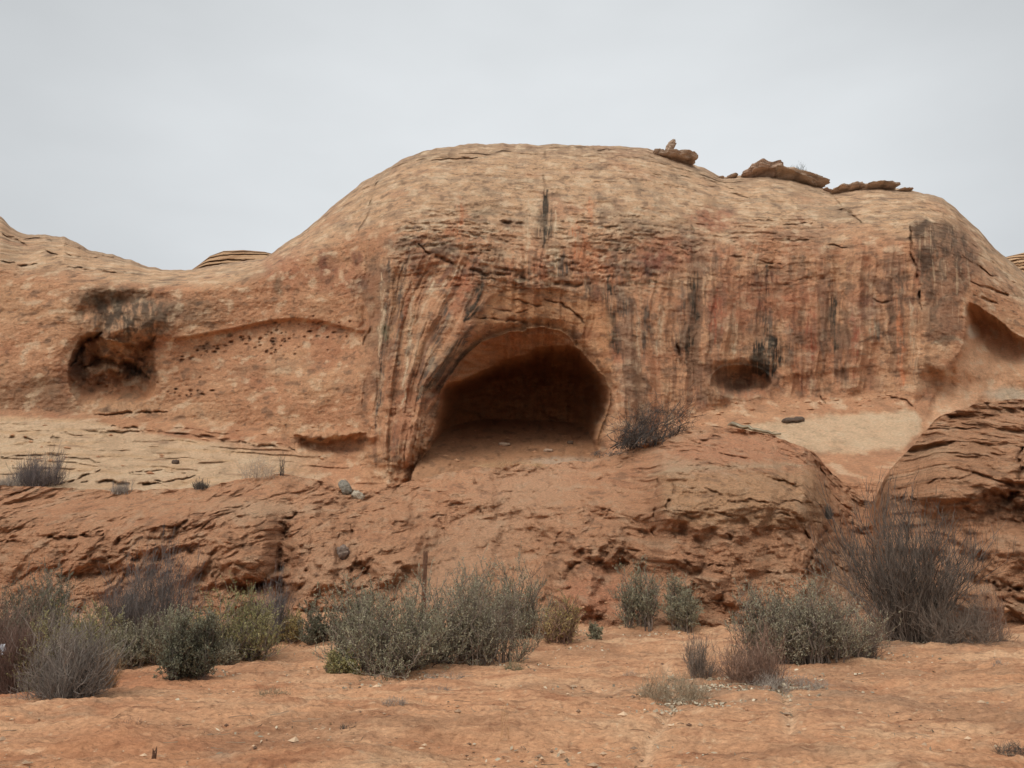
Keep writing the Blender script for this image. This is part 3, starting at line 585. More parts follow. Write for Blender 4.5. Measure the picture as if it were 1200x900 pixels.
    G = [([(345, 603), (333, 612), (330, 640), (326, 668), (300, 690), (262, 705)], 4.5, 1.3), ([(350, 600), (342, 604)], 3, .6), ([(50, 632), (85, 630), (122, 626)], 2.6, .8), ([(165, 624), (178, 620), (215, 616), (222, 600)], 2.4, .6), ([(95, 628), (122, 625)], 3, .7), ([(0, 636), (25, 634)], 2, .4),
         ([(470, 602), (500, 608), (520, 606)], 2, .4), ([(510, 596), (520, 616), (524, 635)], 2.2, .5), ([(555, 560), (562, 574), (580, 580), (600, 574)], 3, .6), ([(520, 590), (550, 590)], 2.5, .4), ([(556, 590), (566, 604)], 2, .4), ([(630, 560), (655, 556), (640, 562)], 2.6, .5), ([(640, 652), (668, 642), (692, 650)], 2.6, .6),
         ([(660, 612), (655, 630), (645, 645)], 2, .4), ([(770, 556), (768, 590), (765, 630)], 2.8, .8), ([(786, 565), (788, 580), (780, 600)], 2.6, .7), ([(775, 556), (800, 553), (840, 550), (890, 548), (950, 546)], 1.8, .35), ([(810, 562), (850, 585), (900, 590), (950, 588)], 2.2, .45), ([(790, 600), (830, 598), (860, 606)], 2, .4), ([(850, 626), (862, 634), (872, 632)], 3, .7),
         ([(900, 600), (940, 610), (965, 612)], 2, .4), ([(960, 545), (975, 580), (985, 600)], 2.6, .6), ([(946, 672), (958, 640), (968, 620)], 3, .8), ([(820, 668), (850, 662)], 1.8, .4), ([(830, 700), (855, 704)], 1.8, .4), ([(895, 672), (915, 672)], 2, .4), ([(1028, 575), (1040, 588), (1060, 584), (1072, 584)], 3, .7), ([(1155, 575), (1175, 582), (1195, 578)], 4, 1.1),
         ([(1080, 566), (1120, 560), (1160, 552)], 2, .4), ([(1197, 525), (1195, 560)], 4, 1.0), ([(1150, 680), (1180, 690), (1200, 694)], 2.6, .8), ([(1020, 640), (1032, 660)], 2, .4), ([(700, 605), (688, 622), (672, 632)], 2, .5), ([(400, 620), (392, 636), (396, 660)], 2, .4), ([(412, 612), (418, 650), (412, 680)], 2.4, .6)]
    cracks = np.zeros(PY.shape)
    for k, (p, w, dp) in enumerate(G):
        m = stroke(PX, PY, p, w * .85, wob=4.5, seed=900 + k) * sm(-.5, .2, fbm(PX * .07 + k, PY * .07, 3, 902)); Y = Y + .42 * dp * m; cracks = np.maximum(cracks, m)
    # --- colour of the earth, plus painted crack and crease shade
    c = np.broadcast_to(lin(186, 130, 93), PY.shape + (3,)).copy()
    n1 = fbm(Xw * .3, Zw * .6, 4, 940); n2 = fbm(Xw * 1.1, bed * 2.6, 4, 945); n3 = fbm(Xw * 3, Zw * 4, 3, 950)
    c = mix(c, lin(168, 112, 78), sm(-.1, .5, n1) * .7)
    c = mix(c, lin(204, 150, 112), sm(.05, .5, n2) * .6)
    c = mix(c, lin(214, 160, 122), smooth_slope * .75)
    c = mix(c, lin(160, 114, 82), rough * sm(.1, .5, fbm(Xw * .8, Zw * 1.3, 4, 953)) * .6)
    blk = poly_sd(PX, PY, [(772, 556), (800, 553), (880, 549), (955, 547), (975, 575), (968, 615), (900, 620), (800, 618), (772, 600)])
    bl = sm(-6, 10, blk + 8 * n1)
    c = mix(c, lin(190, 144, 104), bl * .6)
    c = mix(c, lin(226, 186, 146), stroke(PX, PY, [(760, 556), (790, 552), (830, 548), (890, 546), (955, 544)], 3.2, wob=3) * .75)
    c = mix(c, lin(214, 172, 136), blob(PX, PY, 795, 545, 26, 8, 6, 955, .6) * .6 + blob(PX, PY, 300, 597, 50, 10, 8, 956, .7) * .5)
    c = mix(c, lin(198, 132, 96), blob(PX, PY, 870, 528, 90, 18, 6, 957, .6) * .5)
    c = mix(c, lin(172, 120, 84), blob(PX, PY, 1120, 540, 90, 66, 8, 958, .5) * .5)
    c = mix(c, lin(204, 166, 130), blob(PX, PY, 1090, 528, 30, 8, 6, 959, .7) * .4)
    c = mix(c, lin(206, 160, 126), blob(PX, PY, 985, 680, 34, 46, 6, 960, .5) * .6)
    c = mix(c, lin(190, 118, 84), blob(PX, PY, 700, 700, 40, 30, 6, 961, .6) * .5)
    c = mix(c, lin(168, 142, 112), blob(PX, PY, 60, 570, 140, 7, 6, 963, .6) * sm(-.1, .3, n2) * .5)
    c = mix(c, lin(96, 66, 48), cracks * .35)  # crack shade painted into the earth colour
    c = mix(c, lin(118, 80, 58), sm(.2, .7, fbm(Xw * 2.2, bed * 4.5, 5, 964, gain=.65)) * (.3 + .7 * rough) * .6)
    c = mix(c, lin(212, 166, 130), sm(.25, .7, fbm(Xw * 1.7 + 9, bed * 3.4, 5, 967, gain=.65)) * .45)
    crease = (1 - sm(0, .16, bl2)) * .5 + (1 - sm(0, .2, bl3)) * .35
    c = mix(c, lin(132, 92, 66), np.clip(crease, 0, 1) * rough * .45)  # creases between lumps darkened, shade put into the colour
    mt1 = fbm(Xw * 1.5, bed * 2.8, 5, 970, gain=.56); mt2 = fbm(Xw * 3.4 + 20, bed * 6.0, 4, 977, gain=.56)
    c = mix(c, lin(112, 82, 62), sm(.2, .6, mt1) * .5); c = mix(c, lin(100, 72, 54), sm(.34, .62, mt2) * .5); c = mix(c, lin(222, 180, 144), sm(.1, .55, -mt1) * .34)
    c = tone(c * (1.62 * (1 + .10 * n3))[..., None], .12)
    c = mix(c, lin(192, 136, 100), (1 - sm(-.02, .10, T)) * .7)
    V = np.stack([tx * Y, Y, CAM_H + tz * Y], -1)
    dy = np.linspace(0, 1, R3 + 1)[1:, None] ** 1.5 * 7.5
    Yb = Y[-1] + dy; Zb = CAM_H + tz[-1] * Y[-1] + (tz[-1] - .04) * dy - .012 * dy ** 2
    V = np.concatenate([V, np.stack([tx[-1] * Yb, Yb, Zb], -1)]); c = np.concatenate([c, np.broadcast_to(c[-1], (R3, C, 3))])
    o = mesh_obj('earth_bank', V.reshape(-1, 3), grid_faces(*V.shape[:2]), M_BANK, smooth=True, attrs={'tint': np.clip(c * np.minimum(1, .72 / np.maximum(c.max(-1, keepdims=True), 1e-3)), .02, .8).reshape(-1, 3)})
    tag(o, 'crumbling red earth bank below the cliff, cut by gullies and cracks', 'bank', kind='structure')
    return PX, PY, V[:R0 + R1]
BK = build_bank()
def on_sheet(S, px, py):
    PX, PY, V = S
    j = int(np.argmin(abs(PX[0] - px))); i = int(np.argmin(abs(PY[:, j] - py)))
    return V[i, j].copy()

# ================================================================== distant slickrock
def knoll(px0, px1_, tops, py_b, Y0, R, label, seed):
    p1 = np.linspace(px0, px1_, 260); t = np.linspace(0, 1, 90)[:, None]
    top = np.interp(p1, [a for a, b in tops], [b for a, b in tops])
    phi = t * math.pi / 2
    PY = py_b + (top - py_b) * np.sin(phi); PX = np.broadcast_to(p1, PY.shape)
    Y = Y0 + R * (1 - np.cos(phi)) + 0 * PX
    tx, tz = ray(PX, PY); Xw, Zw = tx * Y, CAM_H + tz * Y
    led = Zw * 1.6 + .4 * fbm(Xw * .3, Zw, 3, seed)
    Y = Y + .8 * (led - np.floor(led)) * .9 + .3 * fbm(Xw * .8, Zw * 2, 4, seed + 3)
    c = np.broadcast_to(lin(200, 160, 122), PY.shape + (3,)).copy()
    c = mix(c, lin(156, 112, 78), sm(.0, .5, fbm(Xw * .3, Zw * 3, 4, seed + 5)) * .8)
    V = np.stack([tx * Y, Y, CAM_H + tz * Y], -1)
    dy = np.linspace(0, 1, 9)[1:, None] * 14
    Yb = Y[-1] + dy; Zb = V[-1, :, 2] + (tz[-1] - .06) * dy - .03 * dy ** 2
    V = np.concatenate([V, np.stack([tx[-1] * Yb, Yb, Zb], -1)]); c = np.concatenate([c, np.broadcast_to(c[-1], (8,) + c.shape[1:])])
    o = mesh_obj('rock_hill', V.reshape(-1, 3), grid_faces(*V.shape[:2]), M_CLIFF, smooth=True, attrs={'tint': c.reshape(-1, 3)})
    tag(o, label, 'hill', kind='structure')
knoll(222, 345, [(222, 318), (236, 308), (246, 300), (262, 294), (285, 293), (310, 295), (330, 300), (345, 306)], 335, 60, 5, 'layered rock knoll showing in the dip beside the dome', 1000)
knoll(1160, 1330, [(1160, 306), (1183, 300), (1200, 296), (1240, 290), (1330, 300)], 400, 88, 9, 'far pale rock hill beyond the shoulder of the cliff', 1010)

# ================================================================== ROCKS
def rock_mesh(dim, seed, box=3.2, amp=.12, strata=.06, col=(176, 132, 98), n=26):
    a = np.linspace(-1, 1, n); U, Vv = np.meshgrid(a, a)
    Ps, Fs = [], []; k = 0
    for ax in range(3):
        for s in (-1, 1):
            P = np.zeros(U.shape + (3,)); P[..., ax] = s; P[..., (ax + 1) % 3] = U * s; P[..., (ax + 2) % 3] = Vv
            Ps.append(P.reshape(-1, 3)); Fs.append(grid_faces(n, n) + k); k += n * n
    P = np.concatenate(Ps); Fc = np.concatenate(Fs)
    P = P / ((np.abs(P) ** box).sum(1) ** (1 / box))[:, None]
    q = P * np.array(dim) / max(dim)
    s = seed * 3.7
    d = amp * (fbm(q[:, 0] * 1.6 + s, q[:, 2] * 1.6 + q[:, 1] * 1.1, 4, 1100) + .6 * fbm(q[:, 1] * 2 + s, q[:, 0] * 2 - q[:, 2], 3, 1105))
    d = d + strata * ridged(q[:, 2] * 6 + .3 * q[:, 0] + s, q[:, 0] * .4, 3, 1108)
    P = P * (1 + d)[:, None]; P[:, 2] *= .75 + .5 * sm(-.6, .6, fbm(q[:, 0] * 2.2 + s, q[:, 1] * 2.2, 3, 1115)); P = P * np.array(dim) / 2
    c = np.broadcast_to(lin(*col), P.shape).copy()
    c = mix(c, np.array(lin(*col)) * 1.3, sm(.0, .5, fbm(q[:, 1] * 3 + s, q[:, 2] * 9 + q[:, 0], 4, 1120)) * .7)
    c = mix(c, np.array(lin(*col)) * .55, sm(.0, .6, fbm(q[:, 0] * 3 + s, q[:, 2] * 7 + q[:, 1], 4, 1110)) * .8)
    return P, Fc, tone(c, .35)
def rock(name, label, cat, loc, dim, seed, rot=(0, 0, 0), group=None, **k):
    P, Fc, c = rock_mesh(dim, seed, **k)
    o = mesh_obj(name, P, Fc, M_ROCK, smooth=True, attrs={'tint': c})
    o.location = loc; o.rotation_euler = rot
    return tag(o, label, cat, group)
def sky_rock(px, py, dback=0):
    p = on_sheet(CL, px, py); return p
def rim(px, dpy=0, dY=0):
    """point on the skyline of the cliff"""
    PX, PY, V = CL; j = int(np.argmin(abs(PX[0] - px))); return V[-1, j] + np.array([0, dY, 0])
def span(px0, px1, Y): return abs(px1 - px0) * Y / F
g1 = 'weathered caprock blocks along the skyline'
def caprock(px, py, w, h, d, seed, label, rot=0, lean=0, col=(182, 144, 112), name='caprock', **k):
    Y = rim(px)[1] - 2.2; k.setdefault('amp', .34); k.setdefault('box', 2.8); k['strata'] = .22; py += 4; h *= .66; w *= .98; col = tuple(.35 * a + .65 * b_ for a, b_ in zip(col, (192, 148, 114)))
    p = at(px, py, Y)
    s = Y / F
    tag(rock(name, label, 'rock', p, (w * s, d, h * s), seed, (0, rot, lean), g1, col=col, **k), kind='thing')
caprock(790, 183, 42, 11, 2.4, 1, 'broken flat caprock slab on top of the dome beneath the upright stone', rot=.16, strata=.12)
caprock(785, 169, 8, 24, .8, 2, 'upright finger of stone standing on the dome summit', rot=.55, box=2.6, name='standing_rock')
caprock(771, 177, 14, 9, 1.2, 3, 'small dark block beside the upright stone on the dome', rot=-.1)
caprock(806, 184, 14, 9, 1.4, 13, 'squat rock at the sloping end of the summit slab', rot=.1)
caprock(893, 201, 44, 16, 3.0, 4, 'rounded reddish caprock hump on the lower skyline step', rot=.05, col=(178, 128, 96), strata=.12)
caprock(930, 210, 62, 11, 3.0, 5, 'long tilted brown caprock slab with a bush growing on it', rot=.24, col=(180, 142, 106), strata=.14)
caprock(880, 205, 24, 9, 2.2, 6, 'low red rock jutting out below the rounded hump', rot=0., col=(176, 120, 88))
caprock(994, 221, 38, 8, 2.4, 7, 'thin broken rock ledge at the notch in the skyline', rot=.0, strata=.14)
caprock(1030, 219, 34, 6, 2.6, 8, 'pale flat slab capping the rounded shoulder of the cliff', rot=.04, col=(176, 144, 112))
caprock(842, 206, 9, 4, .8, 41, 'small chip of caprock in the dip between the summit and the lower step')
caprock(858, 204, 12, 5, .9, 42, 'broken block leaning at the start of the lower skyline step', rot=-.2)
caprock(968, 221, 10, 5, .9, 43, 'small red block at the low end of the tilted caprock slab', rot=.4, col=(166, 112, 84))
caprock(1058, 221, 16, 4, 1.2, 45, 'little flat rock at the far end of the pale shoulder slab')
# stones lower down
def stone(px, py, S, w, h, d, seed, label, col=(170, 128, 96), rot=(0, 0, 0), name='stone', cat='stone', **k):
    p = on_sheet(S, px, py) if S is not None else on_ground(px, py)
    s = p[1] / F
    p = p + np.array([0, -.05, h * s * .2])
    return rock(name, label, cat, p, (w * s, d, h * s), seed, rot, col=col, n=16, **k)
stone(591, 522, CL, 14, 4, .5, 20, 'flat slab lying on the cave floor below its back wall', (190, 150, 116))
stone(642, 529, CL, 11, 3.5, .4, 21, 'thin pale slab on the cave floor near its mouth', (200, 160, 126))
stone(668, 520, CL, 7, 4, .3, 25, 'dark lump of stone on the cave floor', (120, 90, 68))
stone(405, 575, BK, 12, 16, .35, 22, 'leaning grey slab wedged at the foot of the streaked pillar', (150, 138, 122), (0, -.5, .2))
stone(420, 583, BK, 14, 9, .4, 23, 'pale grey block resting just below the leaning slab', (186, 164, 136), (0, .5, .3))
stone(400, 651, BK, 20, 13, .5, 24, 'greyish boulder set in the gullied bank above the sagebrush', (146, 116, 98), (0, -.5, .2), box=2.4, amp=.3, name='boulder', cat='boulder')
stone(929, 494, CL, 26, 6, .5, 26, 'dark flat stone on the pink apron above the pale patch', (112, 88, 72), (0, -.08, .1))
stone(206, 543, CL, 7, 5, .3, 27, 'small dark stone lying on the pale bench', (110, 84, 68))
stone(145, 864, None, 14, 12, .10, 28, 'grey clod of earth on the foreground sand', (116, 98, 86), name='earth_clod', cat='clod')
stone(436, 768, None, 15, 10, .16, 29, 'tan stone half buried at the edge of the big sagebrush', (186, 134, 96))

def rubble():
    r = np.random.default_rng(44); oct_v = np.array([(1, 0, 0), (0, 1, 0), (-1, 0, 0), (0, -1, 0), (0, 0, 1), (0, 0, -1)], float); oct_f = np.array([(0, 1, 4), (1, 2, 4), (2, 3, 4), (3, 0, 4), (1, 0, 5), (2, 1, 5), (3, 2, 5), (0, 3, 5)])
    P = []
    for _ in range(150): P.append(on_sheet(CL, r.uniform(505, 700), r.uniform(503, 546)))
    for _ in range(160): x = r.uniform(720, 1060); P.append(on_sheet(CL, x, float(np.interp(x, [720, 870, 1060], [505, 470, 462])) + abs(r.normal(0, 12))))
    for _ in range(120): x = r.uniform(0, 420); P.append(on_sheet(CL, x, r.uniform(488, 555)))
    for _ in range(420): x = r.uniform(0, 1200); P.append(on_sheet(BK, x, float(np.interp(x, [0, 400, 700, 1200], [724, 736, 742, 750])) - abs(r.normal(0, 22))))
    P = np.array(P); n = len(P); s = .035 + .13 * r.random(n) ** 4; s[-420:] *= .7
    V = oct_v[None] * (s[:, None, None] * r.uniform(.5, 1.3, (n, 6, 1))) * np.array([1.3, 1, .55]) + P[:, None]
    Fc = (oct_f[None] + 6 * np.arange(n)[:, None, None]).reshape(-1, 3); k = r.random(n)[:, None]
    c = np.repeat(lin(168, 120, 88)[None] * (1 - k) + lin(206, 160, 122)[None] * k, 6, 0)
    o = mesh_obj('rubble', V.reshape(-1, 3), Fc, M_ROCK, attrs={'tint': c}); tag(o, 'small broken rock bits at the foot of the bank, on the ledges and cave floor', 'rubble', kind='stuff')
rubble()

# ================================================================== PLANTS
def unit(v): return v / np.maximum(np.linalg.norm(v, axis=-1, keepdims=True), 1e-9)
def tubes(P, r0, r1, rnd):
    """P (B,N,3) polylines -> three-sided tubes"""
    B, N, _ = P.shape
    T = unit(np.gradient(P, axis=1))
    ref = np.where(np.abs(T[..., 2:3]) < .9, np.array([0, 0, 1.]), np.array([1., 0, 0]))
    a = unit(np.cross(T, ref)); b = np.cross(T, a)
    w = np.linspace(0, 1, N)[None, :, None]
    r = np.asarray(r0).reshape(-1, 1, 1) * (1 - w) + np.asarray(r1).reshape(-1, 1, 1) * w
    rings = np.stack([P + r * (math.cos(t) * a + math.sin(t) * b) for t in (0, 2.094, 4.189)], 2)   # B,N,3,3
    V = rings.reshape(-1, 3)
    i = np.arange(B * N * 3).reshape(B, N, 3); j = np.roll(i, -1, axis=2)
    Fc = np.stack([i[:, :-1], j[:, :-1], j[:, 1:], i[:, 1:]], -1).reshape(-1, 4)
    return V, Fc, np.repeat(np.asarray(rnd), N * 3)
def leaves(p, d, l, w, rnd, r):
    side = unit(np.cross(d, r.normal(size=d.shape))) * w[:, None]
    V = np.stack([p, p + d * l[:, None] * .55 + side, p + d * l[:, None], p + d * l[:, None] * .55 - side], 1).reshape(-1, 3)
    return V, np.arange(len(V)).reshape(-1, 4), np.repeat(rnd, 4)
def join(parts):
    V, Fc, A = [], [], []; n = 0
    for v, f, a in parts: V.append(v); Fc.append(f + n); A.append(a); n += len(v)
    return np.concatenate(V), np.concatenate(Fc), np.concatenate(A)
def sprout(P, m, t0, t1, length, r, npts=4, spread=.8, up=.35, out=None):
    """m side shoots per polyline of P"""
    B, N, _ = P.shape
    idx = np.repeat(np.arange(B), m); t = r.uniform(t0, t1, len(idx)) * (N - 1)
    i = np.minimum(t.astype(int), N - 2); f = (t - i)[:, None]
    s = P[idx, i] * (1 - f) + P[idx, i + 1] * f
    d = unit(P[idx, i + 1] - P[idx, i])
    d2 = unit(d + spread * r.normal(size=d.shape) + np.array([0, 0, up]))
    L = (length * r.uniform(.5, 1.15, len(idx)))[:, None, None]
    u = np.linspace(0, 1, npts)[None, :, None]
    Q = s[:, None] + d2[:, None] * u * L + np.array([0, 0, 1.]) * (u ** 2) * L * up * .6 + r.normal(size=(len(idx), npts, 3)) * u * L * .05
    return Q, d2
def skeleton(w, h, n, r, dome=80, spread0=.10, lean=(0, 0), depth=1., vary=.28, curvy=.06, npts=7, arch=.0, crowns=1):
    """stems radiating from a rooted patch to the shell of a mound; dome = the lowest lean from upright, in degrees"""
    a = r.uniform(0, 2 * np.pi, n); th = math.radians(dome) * r.uniform(0, 1, n) ** .62
    q = np.sqrt(r.uniform(0, 1, n)) * spread0
    ca = r.uniform(0, 2 * np.pi) + np.arange(crowns) * 2.4; cr = .30 * w * np.sqrt((np.arange(crowns) + .5) / crowns) if crowns > 1 else np.zeros(1)
    ci = r.integers(0, crowns, n); cx = (np.cos(ca) * cr)[ci]; cy = (np.sin(ca) * cr * depth)[ci]; ch = (1 - .38 * r.random(crowns))
    ch[r.integers(0, crowns)] = 1; ch = ch[ci]; w = w * (1. if crowns == 1 else .62)
    s = np.stack([np.cos(a) * q * w, np.sin(a) * q * w * depth, np.full(n, -.05)], -1)
    k = (1 - vary * r.random(n) ** 1.3) * np.where(r.random(n) < .07, r.uniform(1.05, 1.25, n), 1)
    hh = np.maximum(h * ch * np.cos(th) * k, .10 * h)
    R_ = .5 * np.sin(th) / max(math.sin(math.radians(min(dome, 90))), .2) * k
    e = np.stack([np.cos(a) * R_ * w + lean[0] * hh, np.sin(a) * R_ * w * depth + lean[1] * hh, hh], -1)
    s[:, 0] += cx; s[:, 1] += cy; e[:, 0] += cx; e[:, 1] += cy
    c = s * (.5 + arch * .5) + e * (.5 - arch * .5); c[:, 2] = hh * (.5 + .18 * np.sin(th) + arch * .2)
    u = np.linspace(0, 1, npts)[None, :, None]
    P = (1 - u) ** 2 * s[:, None] + 2 * u * (1 - u) * c[:, None] + u ** 2 * e[:, None]
    return P + r.normal(size=P.shape) * u * h * curvy * np.array([1, 1, .4])
MATS = {}
def pm(c0, c1):
    k = (c0, c1)
    if k not in MATS: MATS[k] = plant_mat('plant_%d' % len(MATS), c0, c1)
    return MATS[k]
WOOD = ((84, 74, 66), (150, 132, 116)); WOOD_RED = ((98, 76, 64), (160, 128, 108)); WOOD_GREY = ((112, 102, 94), (178, 164, 148)); WOOD_DARK = ((60, 54, 48), (112, 102, 92))
SAGE = ((106, 102, 82), (180, 172, 140)); SAGE_DARK = ((82, 82, 66), (146, 142, 116)); SAGE_GREY = ((108, 102, 82), (186, 176, 146)); RABBIT = ((138, 120, 76), (200, 176, 116)); SAGE_OLIVE = ((112, 108, 70), (188, 176, 122)); STRAW = ((150, 124, 84), (206, 178, 128))
def sagebrush(name, label, base, w, h, seed, leaf=SAGE, wood=WOOD, n=34, sides=7, twigs=4, lpt=9, lsize=.033, dome=84, lean=(0, 0), depth=.9, vary=.45, group=None, cat='shrub', bare=0., thin=1., spread0=.16, crowns=0):
    crowns = crowns or (5 if w > 1.1 else 3 if w > .5 else 1)
    n = int(n * 1.9); lpt = int(lpt * 1.35)
    r = np.random.default_rng(seed)
    root = empty(name, base); tag(root, label, cat, group)
    P = skeleton(w * .9, h * .9, n, r, dome, lean=lean, depth=depth, vary=vary, spread0=spread0, crowns=crowns)
    L = math.sqrt(w * h)
    S, _ = sprout(P, sides, .12, .98, L * .19, r, 4, .85, .4)
    W, Wd = sprout(S, twigs, .1, 1., L * .09, r, 3, .75, .5)
    k = .5 + .5 * h
    wd = join([tubes(P, np.full(len(P), .009 * k * thin), np.full(len(P), .003 * thin), r.random(len(P))), tubes(S, np.full(len(S), .0045 * thin), np.full(len(S), .002 * thin), r.random(len(S))), tubes(W, np.full(len(W), .0026 * thin), np.full(len(W), .0016 * thin), r.random(len(W)))])
    mesh_obj('branchwork', wd[0], wd[1], pm(*wood), root, attrs={'rnd': wd[2]})
    dead = np.repeat(np.repeat(r.random(len(P)) < .14, sides), twigs); keep = (r.random(len(W)) > bare) & ~(dead & (r.random(len(W)) < .85))
    W, Wd = W[keep], Wd[keep]
    if lpt and len(W):
        idx = np.repeat(np.arange(len(W)), lpt); t = r.uniform(0, 1.05, len(idx)) * 2
        i = np.minimum(t.astype(int), 1); f = (t - i)[:, None]
        p = W[idx, i] * (1 - f) + W[idx, i + 1] * f
        d = unit(Wd[idx] * .8 + r.normal(size=p.shape) * .6 + np.array([0, 0, .3]))
        clump = np.clip(.45 + .30 * r.normal(size=len(W)), 0, 1)[idx] * .6 + r.random(len(idx)) * .4
        lv = leaves(p, d, lsize * r.uniform(.6, 1.3, len(idx)), lsize * .17 * r.uniform(.7, 1.4, len(idx)), clump, r)
        mesh_obj('foliage', lv[0], lv[1], pm(*leaf), root, attrs={'rnd': lv[2]})
    return root
def twiggy(name, label, base, w, h, seed, wood=WOOD, n=70, sides=6, twigs=3, dome=48, lean=(0, 0), depth=.8, vary=.45, group=None, cat='shrub', r0=.009, spread0=.16, slen=.26, tw=.12, curvy=.035, up=.45, sp=.40, arch=0., single=False, crowns=0):
    crowns = crowns or (1 if single or w < .5 else 4)
    r = np.random.default_rng(seed)
    if not single: root = empty(name, base); tag(root, label, cat, group)
    P = skeleton(w, h, n, r, dome, spread0, lean, depth, vary, curvy, 8, arch, crowns)
    if not single and w > .25 and arch == 0:
        P = np.concatenate([P, skeleton(w * .95, h * .42, int(n * .8), r, 86, spread0 * 1.3, lean, depth, .6, curvy * 1.6, 8, 0, crowns)])
    n = len(P)
    S, _ = sprout(P, sides, .05, .97, h * slen, r, 5, sp, up)
    if single:
        m = join([tubes(P, r0 * r.uniform(.6, 1.3, n), np.full(n, .0012), r.random(n)), tubes(S, np.full(len(S), r0 * .6), np.full(len(S), .001), r.random(len(S)))])
        o = mesh_obj(name, m[0], m[1], pm(*wood), None, attrs={'rnd': m[2]}); o.location = base
        return tag(o, label, cat, group)
    m = join([tubes(P, r0 * r.uniform(.6, 1.3, n), np.full(n, .0022), r.random(n))])
    mesh_obj('branchwork', m[0], m[1], pm(*wood), root, attrs={'rnd': m[2]})
    parts = [tubes(S, np.full(len(S), r0 * .38), np.full(len(S), .0016), r.random(len(S)))]
    if twigs:
        W, _ = sprout(S, twigs, .15, 1., h * tw, r, 4, sp, up)
        parts.append(tubes(W, np.full(len(W), r0 * .26), np.full(len(W), .0013), r.random(len(W))))
    m = join(parts)
    mesh_obj('twig_spray', m[0], m[1], pm(*wood), root, attrs={'rnd': m[2]})
    return root
def gp(px, py): return on_ground(px, py)
def size(b, wpx, hpx): s = b[1] / F; return wpx * s, hpx * s
GS = 'sagebrush and dry shrubs between the sand and the earth bank'
def sb(px, py, wpx, hpx, seed, label, name='sagebrush', S=None, **k):
    b = gp(px, py) if S is None else on_sheet(S, px, py)
    w, h = size(b, wpx, hpx); return sagebrush(name, label, b, w, h, seed, group=GS if S is None else 'small plants on the rock and bank', **k)
def tw(px, py, wpx, hpx, seed, label, name='bare_shrub', S=None, **k):
    b = gp(px, py) if S is None else on_sheet(S, px, py)
    w, h = size(b, wpx, hpx); return twiggy(name, label, b, w, h, seed, group=GS if S is None else 'small plants on the rock and bank', **k)
# centre clump
sb(452, 790, 176, 122, 1, 'broad grey green sagebrush, front one of the central clump', n=52, sides=8, lpt=9)
sb(545, 778, 164, 118, 2, 'dense olive grey sagebrush in the central clump, close against its front neighbour', n=52, sides=8, lpt=9, leaf=SAGE_GREY)
sb(594, 748, 122, 96, 3, 'greener sagebrush rising behind the central clump', n=38, leaf=SAGE, vary=.4)
sb(420, 758, 84, 74, 4, 'low dark sagebrush behind the front of the central clump', leaf=SAGE_DARK, n=34, lpt=10)
sb(374, 754, 52, 52, 5, 'small dark rounded sagebrush beside the gully foot', leaf=SAGE_DARK, n=24, lpt=10)
sb(402, 792, 50, 36, 6, 'low green tuft of sagebrush at the skirt of the central clump', leaf=SAGE_OLIVE, n=22)
sb(660, 756, 60, 66, 7, 'tan rabbitbrush with straw tips beside the central clump', name='rabbitbrush', leaf=RABBIT, wood=WOOD_RED, n=40, lpt=4, bare=.3, sides=6, dome=60)
sb(698, 752, 20, 24, 8, 'tiny green bush on the sand between two larger shrubs', leaf=SAGE, n=12, sides=5)
sb(747, 740, 54, 92, 9, 'tall upright sagebrush against the earth bank', leaf=SAGE, n=26, dome=55, vary=.5)
sb(800, 740, 58, 72, 10, 'stocky sagebrush beside the tall upright one', leaf=SAGE, n=30, dome=70)
# right group
tw(1066, 752, 246, 168, 11, 'tall fan of bare grey brown willow stems, largest shrub of all', n=108, wood=((66, 58, 52), (122, 108, 96)), dome=62, sides=9, twigs=4, r0=.0150, spread0=.07, arch=.10, vary=.55, slen=.22, tw=.10, crowns=1, curvy=.03)
tw(1060, 752, 120, 100, 32, 'dense lower growth of grey stems filling the foot of the tall willow', n=50, wood=WOOD, dome=70, sides=7, twigs=3, r0=.006, spread0=.1, sp=.7, curvy=.07)
tw(1122, 755, 104, 84, 12, 'shorter bare brown shrub at the skirt of the tall willow', n=46, wood=WOOD, sides=8, spread0=.1, dome=74, r0=.006, sp=.7, curvy=.07)
tw(1158, 754, 40, 70, 13, 'thin upright spray of dry stems at the end of the shrub row', n=26, wood=WOOD_RED, spread0=.22, r0=.005)
sb(906, 780, 96, 114, 14, 'grey sagebrush with dense upright tips beside the willow', leaf=SAGE_GREY, wood=WOOD, n=44, lpt=6, dome=64)
sb(962, 778, 126, 112, 15, 'silvery dry sagebrush with a gap between it and its twin', leaf=SAGE_GREY, wood=WOOD, n=52, lpt=6, dome=72)
tw(1004, 772, 80, 78, 16, 'sparse brown twigs filling between the silvery sagebrush and the willow', n=44, wood=WOOD, spread0=.1, dome=74, r0=.005, sp=.7, curvy=.07)
tw(886, 802, 84, 66, 17, 'low reddish brown shrub in front of the grey sagebrush', n=56, wood=WOOD_RED, spread0=.1, sides=8, dome=74, r0=.005, sp=.7, curvy=.07)
tw(822, 796, 54, 52, 18, 'thin dead bush standing alone on the sand by the litter', n=40, wood=WOOD, spread0=.2, dome=62, r0=.0035)
TU = dict(name='dry_tuft', single=True, twigs=0, dome=78, curvy=.10, slen=.5, sp=.7, up=.3)
tw(790, 822, 96, 32, 19, 'flattened pale dry tuft at the edge of the litter', n=170, wood=((120, 104, 84), (176, 156, 128)), spread0=.42, sides=5, r0=.002, **TU)
tw(925, 808, 100, 18, 20, 'low mat of grey dead twigs in front of the shrub row', n=130, wood=WOOD_GREY, spread0=.45, sides=5, r0=.002, **TU)
